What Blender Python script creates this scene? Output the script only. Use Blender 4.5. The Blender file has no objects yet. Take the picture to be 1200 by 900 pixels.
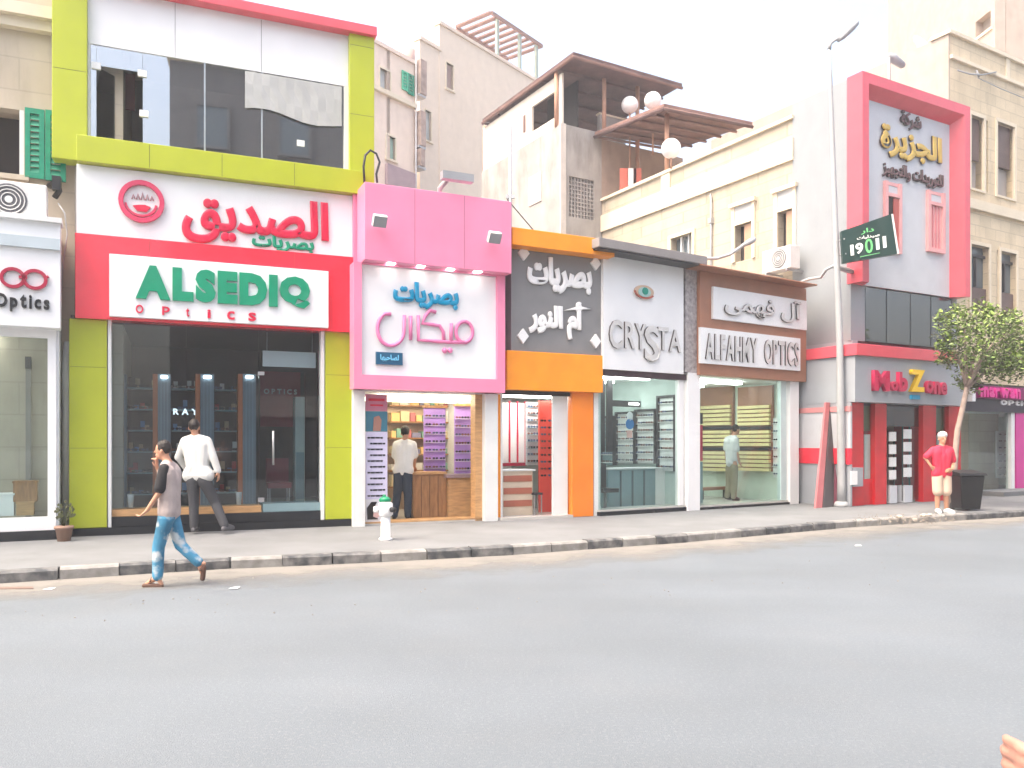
import bpy, math, random
from mathutils import Vector, Matrix, noise
random.seed(7)
C = bpy.context.scene.collection
SC = bpy.context.scene
# ------------------------------------------------------------------ camera
CAM_H = 1.55; F_PX = 950.0; HOR = 520.0; PAVE = 0.13
cam = bpy.data.objects.new('camera', bpy.data.cameras.new('camera')); C.objects.link(cam)
cam.location = (0, 0, CAM_H); cam.rotation_euler = (math.radians(90), 0, 0)
cam.data.sensor_width = 36; cam.data.lens = F_PX/1200*36; cam.data.shift_y = (HOR-450)/1200
cam.data.clip_start = 0.05; cam.data.clip_end = 2000
SC.camera = cam
# ------------------------------------------------------------------ sky, sun, exposure
SUN_EL, SUN_AZ = math.radians(62), math.radians(238)     # azimuth measured clockwise from +Y
w = bpy.data.worlds.new('World'); SC.world = w; w.use_nodes = True
nt = w.node_tree; bg = nt.nodes['Background']
sky = nt.nodes.new('ShaderNodeTexSky'); sky.sky_type = 'NISHITA'; sky.sun_disc = False
sky.sun_elevation = SUN_EL; sky.sun_rotation = SUN_AZ; sky.dust_density = 9; sky.air_density = 1.25; sky.ozone_density = 0.0
nt.links.new(sky.outputs[0], bg.inputs[0]); bg.inputs[1].default_value = 0.15
sl = bpy.data.lights.new('sun', 'SUN'); sl.energy = .38; sl.angle = math.radians(25); sl.color = (1, .98, .94)
so = bpy.data.objects.new('sun', sl); C.objects.link(so)
sd = Vector((math.sin(SUN_AZ)*math.cos(SUN_EL), math.cos(SUN_AZ)*math.cos(SUN_EL), math.sin(SUN_EL)))
so.rotation_euler = sd.to_track_quat('Z', 'Y').to_euler()
SC.view_settings.view_transform = 'Standard'; SC.view_settings.look = 'None'
SC.view_settings.exposure = 1.97; SC.view_settings.gamma = 1

# ------------------------------------------------------------------ materials
MATS = {}
def mat(name, col, rough=.6, metal=0, var=.08, scale=3.0, bump=0.0, bscale=60, spec=.4, emit=None, es=1, coat=0, stretch=None, grime=0):
    if name in MATS: return MATS[name]
    m = bpy.data.materials.new(name); m.use_nodes = True; n = m.node_tree.nodes; l = m.node_tree.links
    b = n['Principled BSDF']
    b.inputs['Roughness'].default_value = rough; b.inputs['Metallic'].default_value = metal
    b.inputs['Specular IOR Level'].default_value = spec
    if coat: b.inputs['Coat Weight'].default_value = coat; b.inputs['Coat Roughness'].default_value = .08
    geo = n.new('ShaderNodeNewGeometry'); mp = n.new('ShaderNodeMapping'); l.new(geo.outputs['Position'], mp.inputs[0])
    if stretch: mp.inputs['Scale'].default_value = stretch
    t = n.new('ShaderNodeTexNoise'); t.inputs['Scale'].default_value = scale; t.inputs['Detail'].default_value = 6; l.new(mp.outputs[0], t.inputs[0])
    r = n.new('ShaderNodeMapRange'); l.new(t.outputs[0], r.inputs[0]); r.inputs[1].default_value = .3; r.inputs[2].default_value = .7
    r.inputs[3].default_value = 1-var; r.inputs[4].default_value = 1+var
    mx = n.new('ShaderNodeMix'); mx.data_type = 'RGBA'; mx.blend_type = 'MULTIPLY'; mx.inputs[0].default_value = 1
    mx.inputs[6].default_value = (*col, 1); l.new(r.outputs[0], mx.inputs[7])
    out = mx.outputs[2]
    if grime:
        t3 = n.new('ShaderNodeTexNoise'); t3.inputs['Scale'].default_value = 1.4; t3.inputs['Detail'].default_value = 8; t3.inputs['Roughness'].default_value = .7
        mp3 = n.new('ShaderNodeMapping'); mp3.inputs['Scale'].default_value = (1.6, 1.6, .35); l.new(geo.outputs['Position'], mp3.inputs[0]); l.new(mp3.outputs[0], t3.inputs[0])
        r3 = n.new('ShaderNodeMapRange'); l.new(t3.outputs[0], r3.inputs[0]); r3.inputs[1].default_value = .5; r3.inputs[2].default_value = .75; r3.inputs[3].default_value = 0; r3.inputs[4].default_value = grime
        m3 = n.new('ShaderNodeMix'); m3.data_type = 'RGBA'; l.new(r3.outputs[0], m3.inputs[0]); l.new(out, m3.inputs[6]); m3.inputs[7].default_value = (col[0]*.45, col[1]*.42, col[2]*.38, 1)
        out = m3.outputs[2]
    l.new(out, b.inputs['Base Color'])
    if bump:
        t2 = n.new('ShaderNodeTexNoise'); t2.inputs['Scale'].default_value = bscale; t2.inputs['Detail'].default_value = 4; l.new(geo.outputs['Position'], t2.inputs[0])
        bp = n.new('ShaderNodeBump'); bp.inputs['Strength'].default_value = bump; bp.inputs['Distance'].default_value = .01
        l.new(t2.outputs[0], bp.inputs['Height']); l.new(bp.outputs[0], b.inputs['Normal'])
    if emit:
        b.inputs['Emission Color'].default_value = (*emit, 1); b.inputs['Emission Strength'].default_value = es
    MATS[name] = m; return m

def stone_mat(name, col, bw=.7, bh=.32, var=.12, joint=.75):
    """masonry too far off to tell the blocks apart: faint courses and stains"""
    m = mat(name, col, .85, var=.08, scale=1.2, grime=.35); n = m.node_tree.nodes; l = m.node_tree.links; b = n['Principled BSDF']
    src = b.inputs['Base Color'].links[0].from_socket
    geo = n.new('ShaderNodeNewGeometry'); sx = n.new('ShaderNodeSeparateXYZ'); l.new(geo.outputs['Position'], sx.inputs[0])
    ad = n.new('ShaderNodeMath'); l.new(sx.outputs[0], ad.inputs[0]); l.new(sx.outputs[1], ad.inputs[1])
    cb = n.new('ShaderNodeCombineXYZ'); l.new(ad.outputs[0], cb.inputs[0]); l.new(sx.outputs[2], cb.inputs[1])
    br = n.new('ShaderNodeTexBrick'); l.new(cb.outputs[0], br.inputs[0]); br.inputs['Scale'].default_value = 1
    br.inputs['Brick Width'].default_value = bw; br.inputs['Row Height'].default_value = bh; br.inputs['Mortar Size'].default_value = .012
    br.inputs['Color1'].default_value = (1, 1, 1, 1); br.inputs['Color2'].default_value = (1-var, 1-var, 1-var*1.1, 1); br.inputs['Mortar'].default_value = (joint, joint, joint, 1)
    mx = n.new('ShaderNodeMix'); mx.data_type = 'RGBA'; mx.blend_type = 'MULTIPLY'; mx.inputs[0].default_value = 1
    l.new(src, mx.inputs[6]); l.new(br.outputs[0], mx.inputs[7]); l.new(mx.outputs[2], b.inputs['Base Color'])
    return m

def glass_mat(name, tint=(.9, .95, .94), refl=.9, rough=.0, ior=1.5, base=0.0):
    m = bpy.data.materials.new(name); m.use_nodes = True; n = m.node_tree.nodes; l = m.node_tree.links; n.clear()
    o = n.new('ShaderNodeOutputMaterial'); t = n.new('ShaderNodeBsdfTransparent'); t.inputs[0].default_value = (*tint, 1)
    g = n.new('ShaderNodeBsdfGlossy'); g.inputs['Roughness'].default_value = rough; g.inputs[0].default_value = (refl, refl, refl, 1)
    # Schlick reflectance of a thin pane, the same from both sides
    geo = n.new('ShaderNodeNewGeometry'); dt = n.new('ShaderNodeVectorMath'); dt.operation = 'DOT_PRODUCT'; l.new(geo.outputs['Incoming'], dt.inputs[0]); l.new(geo.outputs['Normal'], dt.inputs[1])
    ab = n.new('ShaderNodeMath'); ab.operation = 'ABSOLUTE'; l.new(dt.outputs['Value'], ab.inputs[0])
    sb = n.new('ShaderNodeMath'); sb.operation = 'SUBTRACT'; sb.inputs[0].default_value = 1; l.new(ab.outputs[0], sb.inputs[1])
    pw = n.new('ShaderNodeMath'); pw.operation = 'POWER'; l.new(sb.outputs[0], pw.inputs[0]); pw.inputs[1].default_value = 5
    r = n.new('ShaderNodeMapRange'); l.new(pw.outputs[0], r.inputs[0]); r.inputs[3].default_value = ((ior-1)/(ior+1))**2+base; r.inputs[4].default_value = 1
    mx = n.new('ShaderNodeMixShader'); l.new(r.outputs[0], mx.inputs[0]); l.new(t.outputs[0], mx.inputs[1]); l.new(g.outputs[0], mx.inputs[2])
    l.new(mx.outputs[0], o.inputs[0]); MATS[name] = m; return m

white = mat('white_paint', (.80, .80, .80), .45, var=.03)
board = mat('white_sign_board', (.78, .79, .80), .35, var=.04, scale=1.5, grime=.06)
trim = mat('off_white_trim', (.70, .71, .70), .5, var=.05, grime=.12)
lime = mat('lime_cladding', (.40, .45, .025), .32, var=.05, scale=2, grime=.08)
red = mat('red_cladding', (.78, .03, .06), .22, var=.06, coat=.5)
redtxt = mat('red_letter', (.62, .015, .06), .3)
green = mat('green_letter', (.0, .26, .14), .35)
pink = mat('pink_cladding', (.80, .25, .40), .38, var=.05, scale=1.3, grime=.1)
pinktxt = mat('pink_letter', (.72, .20, .40), .3)
bluetxt = mat('blue_letter', (.0, .27, .48), .3)
navy = mat('navy_board', (.01, .09, .18), .4)
orange = mat('orange_cladding', (.88, .30, .02), .38, var=.06, grime=.1)
orange2 = mat('orange_pillar', (.80, .22, .02), .4, var=.1, scale=1.5)
greyb = mat('grey_sign_board', (.21, .21, .215), .45, var=.06)
corn = mat('grey_cornice', (.26, .24, .235), .6, var=.08, grime=.2)
brown = mat('brown_cladding', (.33, .15, .09), .4, var=.08)
steel = mat('steel_letter', (.62, .61, .60), .35, metal=.3); side_shade = mat('letter_side_shade', (.07, .06, .06), .5)  # second material: shadow on the letter sides, put in as dark colour
dark = mat('dark_plinth', (.012, .015, .02), .25, var=.2)
darkm = mat('dark_frame', (.03, .03, .035), .4)
gold = mat('gold_letter', (.62, .42, .10), .35, metal=.3)
bronze = mat('bronze_letter', (.14, .07, .07), .35, metal=.3)
jgrey = mat('grey_panel', (.52, .53, .56), .3, var=.04, grime=.1)
jgrey2 = mat('grey_fascia', (.33, .35, .38), .35, var=.04, grime=.1)
jred = mat('red_frame_cladding', (.66, .09, .12), .3, var=.06, coat=.2)
sred = mat('storefront_red', (.60, .012, .02), .25, var=.1, coat=.3)
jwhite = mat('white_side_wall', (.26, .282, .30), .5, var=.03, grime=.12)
cream = stone_mat('cream_stone', (.46, .40, .31))
cream2 = stone_mat('pale_stone', (.66, .55, .39))
creaml = stone_mat('cream_stucco_left', (.52, .45, .36), 1.4, .5, .05, .85)
pinkst = mat('pink_stucco', (.72, .60, .51), .85, var=.05, grime=.15)
palest = mat("pale_stucco", (.68, .58, .48), .85, var=.04, grime=.12)
roughw = mat('stained_plaster', (.34, .315, .295), .85, var=.2, scale=1.2, grime=.6)
trimst = mat('light_stone_trim', (.66, .58, .45), .8, var=.05)
rust = mat('rusty_canopy', (.13, .075, .07), .8, var=.25, scale=2)
rust2 = mat('brown_canopy', (.24, .14, .12), .8, var=.2, scale=2)
rustp = mat('rusty_post', (.45, .25, .17), .7, var=.2)
globe = mat('globe_white', (.85, .85, .85), .3)
greensh = mat('green_shutter', (.0, .22, .13), .5, var=.15, scale=6)
brownsh = mat('brown_shutter', (.13, .09, .08), .6, var=.15)
winback = mat('dark_room', (.03, .025, .025), .8)
wingrey = mat('dusty_window', (.10, .13, .15), .15, spec=.8)
acw = mat('ac_casing', (.66, .66, .64), .5, var=.06, grime=.15)
acg = mat('ac_grille', (.10, .10, .11), .5)
metal = mat('galvanised', (.45, .45, .46), .4, metal=.6, var=.1)
polew = mat('white_pole_paint', (.36, .37, .38), .45, var=.06, grime=.25)
lampg = mat('lamp_grey', (.30, .31, .33), .4)
wood = mat('light_wood', (.50, .29, .13), .45, var=.2, scale=5, stretch=(1, 1, 6))
wood2 = mat('brown_wood', (.34, .17, .07), .45, var=.25, scale=4, stretch=(6, 6, 1))
roomw = mat('room_white', (.72, .74, .74), .6)
roomg = mat('room_green_grey', (.45, .54, .52), .6)
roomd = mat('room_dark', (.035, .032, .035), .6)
floorw = mat('room_floor', (.50, .48, .45), .25, var=.1)
steelc = mat('cabinet_steel', (.15, .20, .25), .35, metal=.3)
teal = mat('teal_steel', (.22, .33, .36), .3, metal=.2)
purple = mat('purple_panel', (.42, .26, .72), .4, var=.1)
lilac = mat('lilac_poster', (.66, .62, .80), .4, var=.05)
yellow = mat('cream_tray', (.80, .68, .36), .5)
blk = mat('black_plastic', (.012, .013, .015), .35)
lensm = mat('dark_lens', (.02, .02, .03), .15, spec=.8)
skin = mat('skin', (.48, .25, .16), .55, var=.06, scale=12)
skin2 = mat('skin_light', (.40, .20, .15), .55, var=.06, scale=12)
hairm = mat('black_hair', (.015, .011, .01), .6)
hairg = mat('grey_hair', (.35, .32, .30), .6)
lamp_on = mat('lit_lamp', (1, 1, 1), .5, emit=(1, .97, .9), es=6)
lamp_warm = mat('lit_warm_lamp', (1, 1, 1), .5, emit=(1, .85, .6), es=4.5)
glass = glass_mat('shop_glass', (.86, .92, .91), .95, 0, 1.5, 0)
glass_dark = glass_mat('tinted_shop_glass', (.78, .84, .86), .95, 0, 1.5, 0)
glass_up = glass_mat('upper_window_glass', (.42, .50, .53), .95, .015, 1.7, .36)
glass_blue = glass_mat('blue_window_glass', (.3, .36, .42), .9, .02, 1.7, .10)

# ------------------------------------------------------------------ mesh collecting
class MB:
    def __init__(s): s.v = []; s.f = []; s.sm = []
    def add(s, vs, fs, smooth=False):
        k = len(s.v); s.v += [Vector(v) for v in vs]; s.f += [tuple(i+k for i in f) for f in fs]; s.sm += [smooth]*len(fs); return s
    def box(s, x0, x1, y0, y1, z0, z1):
        x0, x1 = min(x0, x1), max(x0, x1); y0, y1 = min(y0, y1), max(y0, y1); z0, z1 = min(z0, z1), max(z0, z1)
        return s.add([(x0,y0,z0),(x1,y0,z0),(x1,y1,z0),(x0,y1,z0),(x0,y0,z1),(x1,y0,z1),(x1,y1,z1),(x0,y1,z1)],
              [(0,3,2,1),(4,5,6,7),(0,1,5,4),(1,2,6,5),(2,3,7,6),(3,0,4,7)])
    def prism(s, poly, y0, y1):      # poly in (x,z), counter-clockwise seen from -y
        n = len(poly); vs = [(x, y0, z) for x, z in poly]+[(x, y1, z) for x, z in poly]
        fs = [tuple(range(n)), tuple(range(2*n-1, n-1, -1))]+[(i, i+n, (i+1) % n+n, (i+1) % n) for i in range(n)]
        return s.add(vs, fs)
    def prismz(s, poly, z0, z1):     # poly in (x,y), ccw from above
        n = len(poly); vs = [(x, y, z0) for x, y in poly]+[(x, y, z1) for x, y in poly]
        fs = [tuple(range(n-1, -1, -1)), tuple(range(n, 2*n))]+[(i, (i+1) % n, (i+1) % n+n, i+n) for i in range(n)]
        return s.add(vs, fs)
    def tube(s, pts, rad, n=8, caps=True):
        pts = [Vector(p) for p in pts]; m = len(pts)
        if not hasattr(rad, '__len__'): rad = [rad]*m
        vs = []; fs = []; up = None
        for i, p in enumerate(pts):
            d = (pts[min(i+1, m-1)]-pts[max(i-1, 0)]).normalized()
            if up is None: up = Vector((0, 0, 1)) if abs(d.z) < .9 else Vector((1, 0, 0))
            a = d.cross(up).normalized(); b = a.cross(d).normalized(); up = b
            for k in range(n):
                q = 2*math.pi*k/n; vs.append(p+(a*math.cos(q)+b*math.sin(q))*rad[i])
        for i in range(m-1):
            for k in range(n):
                fs.append((i*n+k, i*n+(k+1) % n, (i+1)*n+(k+1) % n, (i+1)*n+k))
        if caps: fs += [tuple(range(n-1, -1, -1)), tuple(range((m-1)*n, m*n))]
        return s.add(vs, fs, True)
    def ball(s, c, r, nu=12, nv=8, sc=(1, 1, 1)):
        c = Vector(c); vs = [c+Vector((0, 0, -r*sc[2]))]; fs = []
        for i in range(1, nv):
            a = -math.pi/2+math.pi*i/nv
            for k in range(nu):
                q = 2*math.pi*k/nu; vs.append(c+Vector((math.cos(a)*math.cos(q)*r*sc[0], math.cos(a)*math.sin(q)*r*sc[1], math.sin(a)*r*sc[2])))
        vs.append(c+Vector((0, 0, r*sc[2])))
        for k in range(nu): fs.append((0, 1+(k+1) % nu, 1+k))
        for i in range(nv-2):
            for k in range(nu):
                a0 = 1+i*nu; fs.append((a0+k, a0+(k+1) % nu, a0+nu+(k+1) % nu, a0+nu+k))
        t = len(vs)-1; a0 = 1+(nv-2)*nu
        for k in range(nu): fs.append((a0+k, a0+(k+1) % nu, t))
        return s.add(vs, fs, True)
    def mesh(s, name, m, org=(0, 0, 0)):
        me = bpy.data.meshes.new(name); o = Vector(org)
        me.from_pydata([v-o for v in s.v], [], s.f); me.update()
        me.polygons.foreach_set('use_smooth', s.sm)
        if m: me.materials.append(m)
        return me

class Frame:
    """a facade line from ground point P0 to P1: x along it, y into the building, z up from the road"""
    def __init__(s, P0, P1):
        s.P0 = Vector((P0[0], P0[1], 0)); d = Vector((P1[0]-P0[0], P1[1]-P0[1], 0)); s.L = d.length
        s.d = d.normalized(); s.n = Vector((-s.d.y, s.d.x, 0)); s.ang = math.atan2(s.d.y, s.d.x)
        s.M = Matrix.Translation(s.P0) @ Matrix.Rotation(s.ang, 4, 'Z')
    def s_(s, px, y=0):
        u = (px-600)/F_PX; o = s.P0+s.n*y
        return round((u*o.y-o.x)/(s.d.x-u*s.d.y), 3)
    def dep(s, px, y=0): return (s.P0+s.n*y+s.d*s.s_(px, y)).y
    def z_(s, px, py, y=0): return round((HOR-py)/F_PX*s.dep(px, y)+CAM_H, 3)
    def w(s, x, y, z=0): return s.M @ Vector((x, y, z))
def gp(px, d): return ((px-600)/F_PX*d, d)
def fr(pa, da, pb, db): return Frame(gp(pa, da), gp(pb, db))

class Thing:
    def __init__(s, name, label, cat, F=None, org=(0, 0, 0), group=None, kind=None, rotz=0):
        s.F = F; s.org = Vector(org); s.o = bpy.data.objects.new(name, None); C.objects.link(s.o); s.o.empty_display_size = .2
        s.o.matrix_world = (F.M if F else Matrix()) @ Matrix.Translation(s.org)
        if label: s.o['label'] = label
        if cat: s.o['category'] = cat
        if group: s.o['group'] = group
        if kind: s.o['kind'] = kind
    def part(s, name, mb, m, parent=None, label=None, kind=None, bevel=0):
        me = mb.mesh(name, m, s.org) if isinstance(mb, MB) else mb
        o = bpy.data.objects.new(name, me); C.objects.link(o); o.parent = parent or s.o
        if label: o['label'] = label
        if kind: o['kind'] = kind
        if bevel:
            b = o.modifiers.new('bevel', 'BEVEL'); b.width = bevel; b.segments = 2; b.limit_method = 'ANGLE'
        return o
    def box(s, name, m, x0, x1, y0, y1, z0, z1, parent=None, label=None, bevel=0):
        return s.part(name, MB().box(x0, x1, y0, y1, z0, z1), m, parent, label, bevel=bevel)

def single(name, label, cat, mb, m, F=None, org=(0, 0, 0), group=None, kind=None):
    o = bpy.data.objects.new(name, mb.mesh(name, m, org)); C.objects.link(o)
    o.matrix_world = (F.M if F else Matrix()) @ Matrix.Translation(Vector(org))
    if label: o['label'] = label
    if cat: o['category'] = cat
    if group: o['group'] = group
    if kind: o['kind'] = kind
    return o

# ------------------------------------------------------------------ lettering
AR = {'ا':(0xFE8D,0xFE8E),'أ':(0xFE83,0xFE84),'آ':(0xFE81,0xFE82),'ب':(0xFE8F,4),'ت':(0xFE95,4),'ة':(0xFE93,0xFE94),'ج':(0xFE9D,4),'ح':(0xFEA1,4),'د':(0xFEA9,0xFEAA),
 'ر':(0xFEAD,0xFEAE),'ز':(0xFEAF,0xFEB0),'س':(0xFEB1,4),'ش':(0xFEB5,4),'ص':(0xFEB9,4),'ف':(0xFED1,4),'ق':(0xFED5,4),'ك':(0xFED9,4),'ل':(0xFEDD,4),'م':(0xFEE1,4),
 'ن':(0xFEE5,4),'ه':(0xFEE9,4),'و':(0xFEED,0xFEEE),'ى':(0xFEEF,0xFEF0),'ي':(0xFEF1,4)}
def shape_ar(t):
    out = []
    for i, ch in enumerate(t):
        if ch not in AR: out.append(ch); continue
        f = AR[ch]; dual = f[1] == 4
        pj = i > 0 and t[i-1] in AR and AR[t[i-1]][1] == 4
        nj = dual and i+1 < len(t) and t[i+1] in AR
        if dual: out.append(chr(f[0]+(3 if pj and nj else 1 if pj else 2 if nj else 0)))
        else: out.append(chr(f[1] if pj else f[0]))
    return ''.join(reversed(out))
def text_mesh(body, ext=.03, bev=0.0, off=0.0, shear=0.0):
    cu = bpy.data.curves.new('t', 'FONT'); cu.body = body; cu.extrude = ext; cu.bevel_depth = bev; cu.bevel_resolution = 1; cu.offset = off; cu.resolution_u = 3; cu.shear = shear
    o = bpy.data.objects.new('t', cu); C.objects.link(o); bpy.context.view_layer.update()
    me = bpy.data.meshes.new_from_object(o.evaluated_get(bpy.context.evaluated_depsgraph_get()))
    bpy.data.objects.remove(o); bpy.data.curves.remove(cu); return me
def place_text(T, name, me, m, s0, s1, z0, z1, y, depth, parent=None):
    xs = [v.co.x for v in me.vertices]; ys = [v.co.y for v in me.vertices]; zs = [v.co.z for v in me.vertices]
    a, b, c, d, e, f = min(xs), max(xs), min(ys), max(ys), min(zs), max(zs)
    for v in me.vertices:
        X = s0+(v.co.x-a)/(b-a)*(s1-s0); Z = z0+(v.co.y-c)/(d-c)*(z1-z0); Y = y-(v.co.z-e)/(f-e)*depth
        v.co = Vector((X, Y, Z))-T.org
    me.materials.clear(); me.materials.append(m); me.name = name; me.update()
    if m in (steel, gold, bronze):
        me.materials.append(side_shade)
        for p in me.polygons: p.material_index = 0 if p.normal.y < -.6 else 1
    return T.part(name, me, m, parent)
def arabic(T, txt, m, s0, s1, z0, z1, y, depth=.05, bev=.045, name='lettering', parent=None):
    return place_text(T, name, text_mesh(shape_ar(txt), .05, bev), m, s0, s1, z0, z1, y, depth, parent)
DESC = 'gpqy'; XH = 'acegmnopqrsuvwxyz'
def latin(T, txt, m, s0, s1, z0, z1, y, depth=.05, gap=.12, off=.03, bev=.0, mats=None, name='letter', lower=False, parent=None):
    """each letter its own raised piece"""
    mes = [None if c == ' ' else text_mesh(c, .05, bev, off) for c in txt]
    wd = [.5 if me is None else max(v.co.x for v in me.vertices)-min(v.co.x for v in me.vertices) for me in mes]
    tot = sum(wd)+gap*(len(txt)-1); k = (s1-s0)/tot; x = s0; h = z1-z0
    for i, (c, me, ww) in enumerate(zip(txt, mes, wd)):
        if me is not None:
            a, b = (z0, z1)
            if lower and c in XH: b = z0+h*.73
            if lower and c in DESC: a = z0-h*.27
            place_text(T, name, me, (mats[i] if mats else m), x, x+ww*k, a, b, y, depth, parent)
        x += (ww+gap)*k

# ================================================================== GROUND
def asphalt():
    m = mat('asphalt', (.124, .144, .163), .8, var=.1, scale=.5, bump=.5, bscale=120); n = m.node_tree.nodes; l = m.node_tree.links; b = n['Principled BSDF']
    src = b.inputs['Base Color'].links[0].from_socket; geo = n.new('ShaderNodeNewGeometry')
    def layer(src, scale, lo, hi, amt, col, det=2):
        t = n.new('ShaderNodeTexNoise'); t.inputs['Scale'].default_value = scale; t.inputs['Detail'].default_value = det; l.new(geo.outputs['Position'], t.inputs[0])
        r = n.new('ShaderNodeMapRange'); l.new(t.outputs[0], r.inputs[0]); r.inputs[1].default_value = lo; r.inputs[2].default_value = hi; r.inputs[4].default_value = amt
        x = n.new('ShaderNodeMix'); x.data_type = 'RGBA'; l.new(r.outputs[0], x.inputs[0]); l.new(src, x.inputs[6]); x.inputs[7].default_value = (*col, 1); return x.outputs[2]
    src = layer(src, 45, .52, .7, .3, (.25, .27, .275), 5)
    src = layer(src, 60, .55, .72, .3, (.07, .075, .08), 5)
    src = layer(src, 1.1, .5, .8, .12, (.20, .195, .185), 6)
    def streak(src):      # tyre-polished bands running along the street
        mp = n.new('ShaderNodeMapping'); mp.inputs['Rotation'].default_value = (0, 0, math.radians(-28)); mp.inputs['Scale'].default_value = (.06, .9, 1); l.new(geo.outputs['Position'], mp.inputs[0])
        t = n.new('ShaderNodeTexNoise'); t.inputs['Scale'].default_value = 1; t.inputs['Detail'].default_value = 3; l.new(mp.outputs[0], t.inputs[0])
        r = n.new('ShaderNodeMapRange'); l.new(t.outputs[0], r.inputs[0]); r.inputs[1].default_value = .42; r.inputs[2].default_value = .72; r.inputs[4].default_value = .22
        x = n.new('ShaderNodeMix'); x.data_type = 'RGBA'; l.new(r.outputs[0], x.inputs[0]); l.new(src, x.inputs[6]); x.inputs[7].default_value = (.085, .098, .108, 1); return x.outputs[2]
    src = streak(src)
    src = layer(src, .22, .4, .7, .4, (.088, .102, .112), 3)
    l.new(src, b.inputs['Base Color']); return m
road = MB(); road.add([(-160, -160, 0), (160, -160, 0), (160, 160, 0), (-160, 160, 0)], [(0, 1, 2, 3)])
single('road', None, None, road, asphalt(), kind='structure')

def kpt(px, py): d = F_PX*CAM_H/(py-HOR); return Vector((*gp(px, d), 0))
K = [kpt(-260, 706), kpt(0, 684), kpt(250, 668), kpt(440, 659.5), kpt(580, 652), kpt(790, 637), kpt(1000, 618), kpt(1200, 605.5)]
K = [K[0]+(K[0]-K[1]).normalized()*10]+K+[K[-1]+(K[-1]-K[-2]).normalized()*40]
pv = mat('pavement_concrete', (.165, .172, .178), .85, var=.12, scale=1.2, bump=.3, bscale=50, grime=.2)
def off_line(P, o):
    R = []
    for i, p in enumerate(P):
        d = (P[min(i+1, len(P)-1)]-P[max(i-1, 0)]).normalized(); R.append(p+Vector((-d.y, d.x, 0))*o)
    return R
inn = off_line(K, .16)
m_ = MB(); bk = [Vector((70, 75, 0)), Vector((-40, 75, 0))]
m_.prismz([(p.x, p.y) for p in inn]+[(p.x, p.y) for p in bk], .002, PAVE)
single('pavement', None, None, m_, pv, kind='structure')
# kerb stones, one by one
kerb = Thing('kerb', None, None, kind='structure')
def worn(name, a, b_, lo, hi):
    m = mat(name, a, .8, var=.2, scale=4, bump=.4, bscale=40); n = m.node_tree.nodes; l = m.node_tree.links; b = n['Principled BSDF']
    src = b.inputs['Base Color'].links[0].from_socket; geo = n.new('ShaderNodeNewGeometry'); t = n.new('ShaderNodeTexNoise'); t.inputs['Scale'].default_value = 7; t.inputs['Detail'].default_value = 8
    l.new(geo.outputs['Position'], t.inputs[0]); r = n.new('ShaderNodeMapRange'); l.new(t.outputs[0], r.inputs[0]); r.inputs[1].default_value = lo; r.inputs[2].default_value = hi
    x = n.new('ShaderNodeMix'); x.data_type = 'RGBA'; l.new(r.outputs[0], x.inputs[0]); l.new(src, x.inputs[6]); x.inputs[7].default_value = (*b_, 1); l.new(x.outputs[2], b.inputs['Base Color']); return m
kd = worn('worn_black_kerb', (.06, .065, .07), (.22, .215, .21), .40, .72)
kw = worn('worn_white_kerb', (.27, .265, .255), (.16, .155, .145), .42, .75)
def along(P, step):
    seg = [(P[i], P[i+1], (P[i+1]-P[i]).length) for i in range(len(P)-1)]; L = sum(s[2] for s in seg); t = 0
    while t+step <= L:
        q = t+step/2; a = 0
        for p0, p1, ln in seg:
            if q <= a+ln: yield p0.lerp(p1, (q-a)/ln), (p1-p0).normalized(); break
            a += ln
        t += step
DARK = [(0, 65), (165, 267), (354, 437), (500, 580), (669, 735), (757, 811), (857, 985), (1130, 1300), (-200, -90)]
for i, (p, d) in enumerate(along(K[:-1]+[K[-2].lerp(K[-1], .3)], .62)):
    if p.y < 1: continue
    px = 600+F_PX*p.x/p.y
    if px < -250: continue
    dk = any(a <= px <= b for a, b in DARK); h = PAVE+.004+random.uniform(-.006, .006)
    mb = MB(); L = .302; c = .025
    mb.add([(-L, 0, 0), (L, 0, 0), (L, .17, 0), (-L, .17, 0), (-L, 0, h-c), (L, 0, h-c), (-L, c, h), (L, c, h), (L, .17, h), (-L, .17, h)],
           [(0, 3, 2, 1), (0, 1, 5, 4), (4, 5, 7, 6), (6, 7, 8, 9), (2, 3, 9, 8), (0, 4, 6, 9, 3), (1, 2, 8, 7, 5)])
    o = kerb.part('kerb_stone', mb, kd if dk else kw); o.location = p+Vector((random.uniform(-.006, .006), random.uniform(-.008, .008), 0)); o.rotation_euler = (0, 0, math.atan2(d.y, d.x)+random.uniform(-.012, .012))
# dust drifted along the kerb
def dust_mat():
    m = bpy.data.materials.new('road_dust'); m.use_nodes = True; n = m.node_tree.nodes; l = m.node_tree.links; b = n['Principled BSDF']
    b.inputs['Base Color'].default_value = (.235, .222, .20, 1); b.inputs['Roughness'].default_value = .95
    uv = n.new('ShaderNodeUVMap'); sx = n.new('ShaderNodeSeparateXYZ'); l.new(uv.outputs[0], sx.inputs[0])
    geo = n.new('ShaderNodeNewGeometry'); t = n.new('ShaderNodeTexNoise'); t.inputs['Scale'].default_value = 1.3; t.inputs['Detail'].default_value = 9; t.inputs['Roughness'].default_value = .65; l.new(geo.outputs['Position'], t.inputs[0])
    a = n.new('ShaderNodeMath'); a.operation = 'ADD'; l.new(sx.outputs[1], a.inputs[0]); l.new(t.outputs[0], a.inputs[1])
    r = n.new('ShaderNodeMapRange'); l.new(a.outputs[0], r.inputs[0]); r.inputs[1].default_value = .75; r.inputs[2].default_value = 1.35; r.inputs[4].default_value = .8
    l.new(r.outputs[0], b.inputs['Alpha']); return m
NS = 60; A = []; B = []
Kd = [p for p, d in along(K, .8)]
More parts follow.
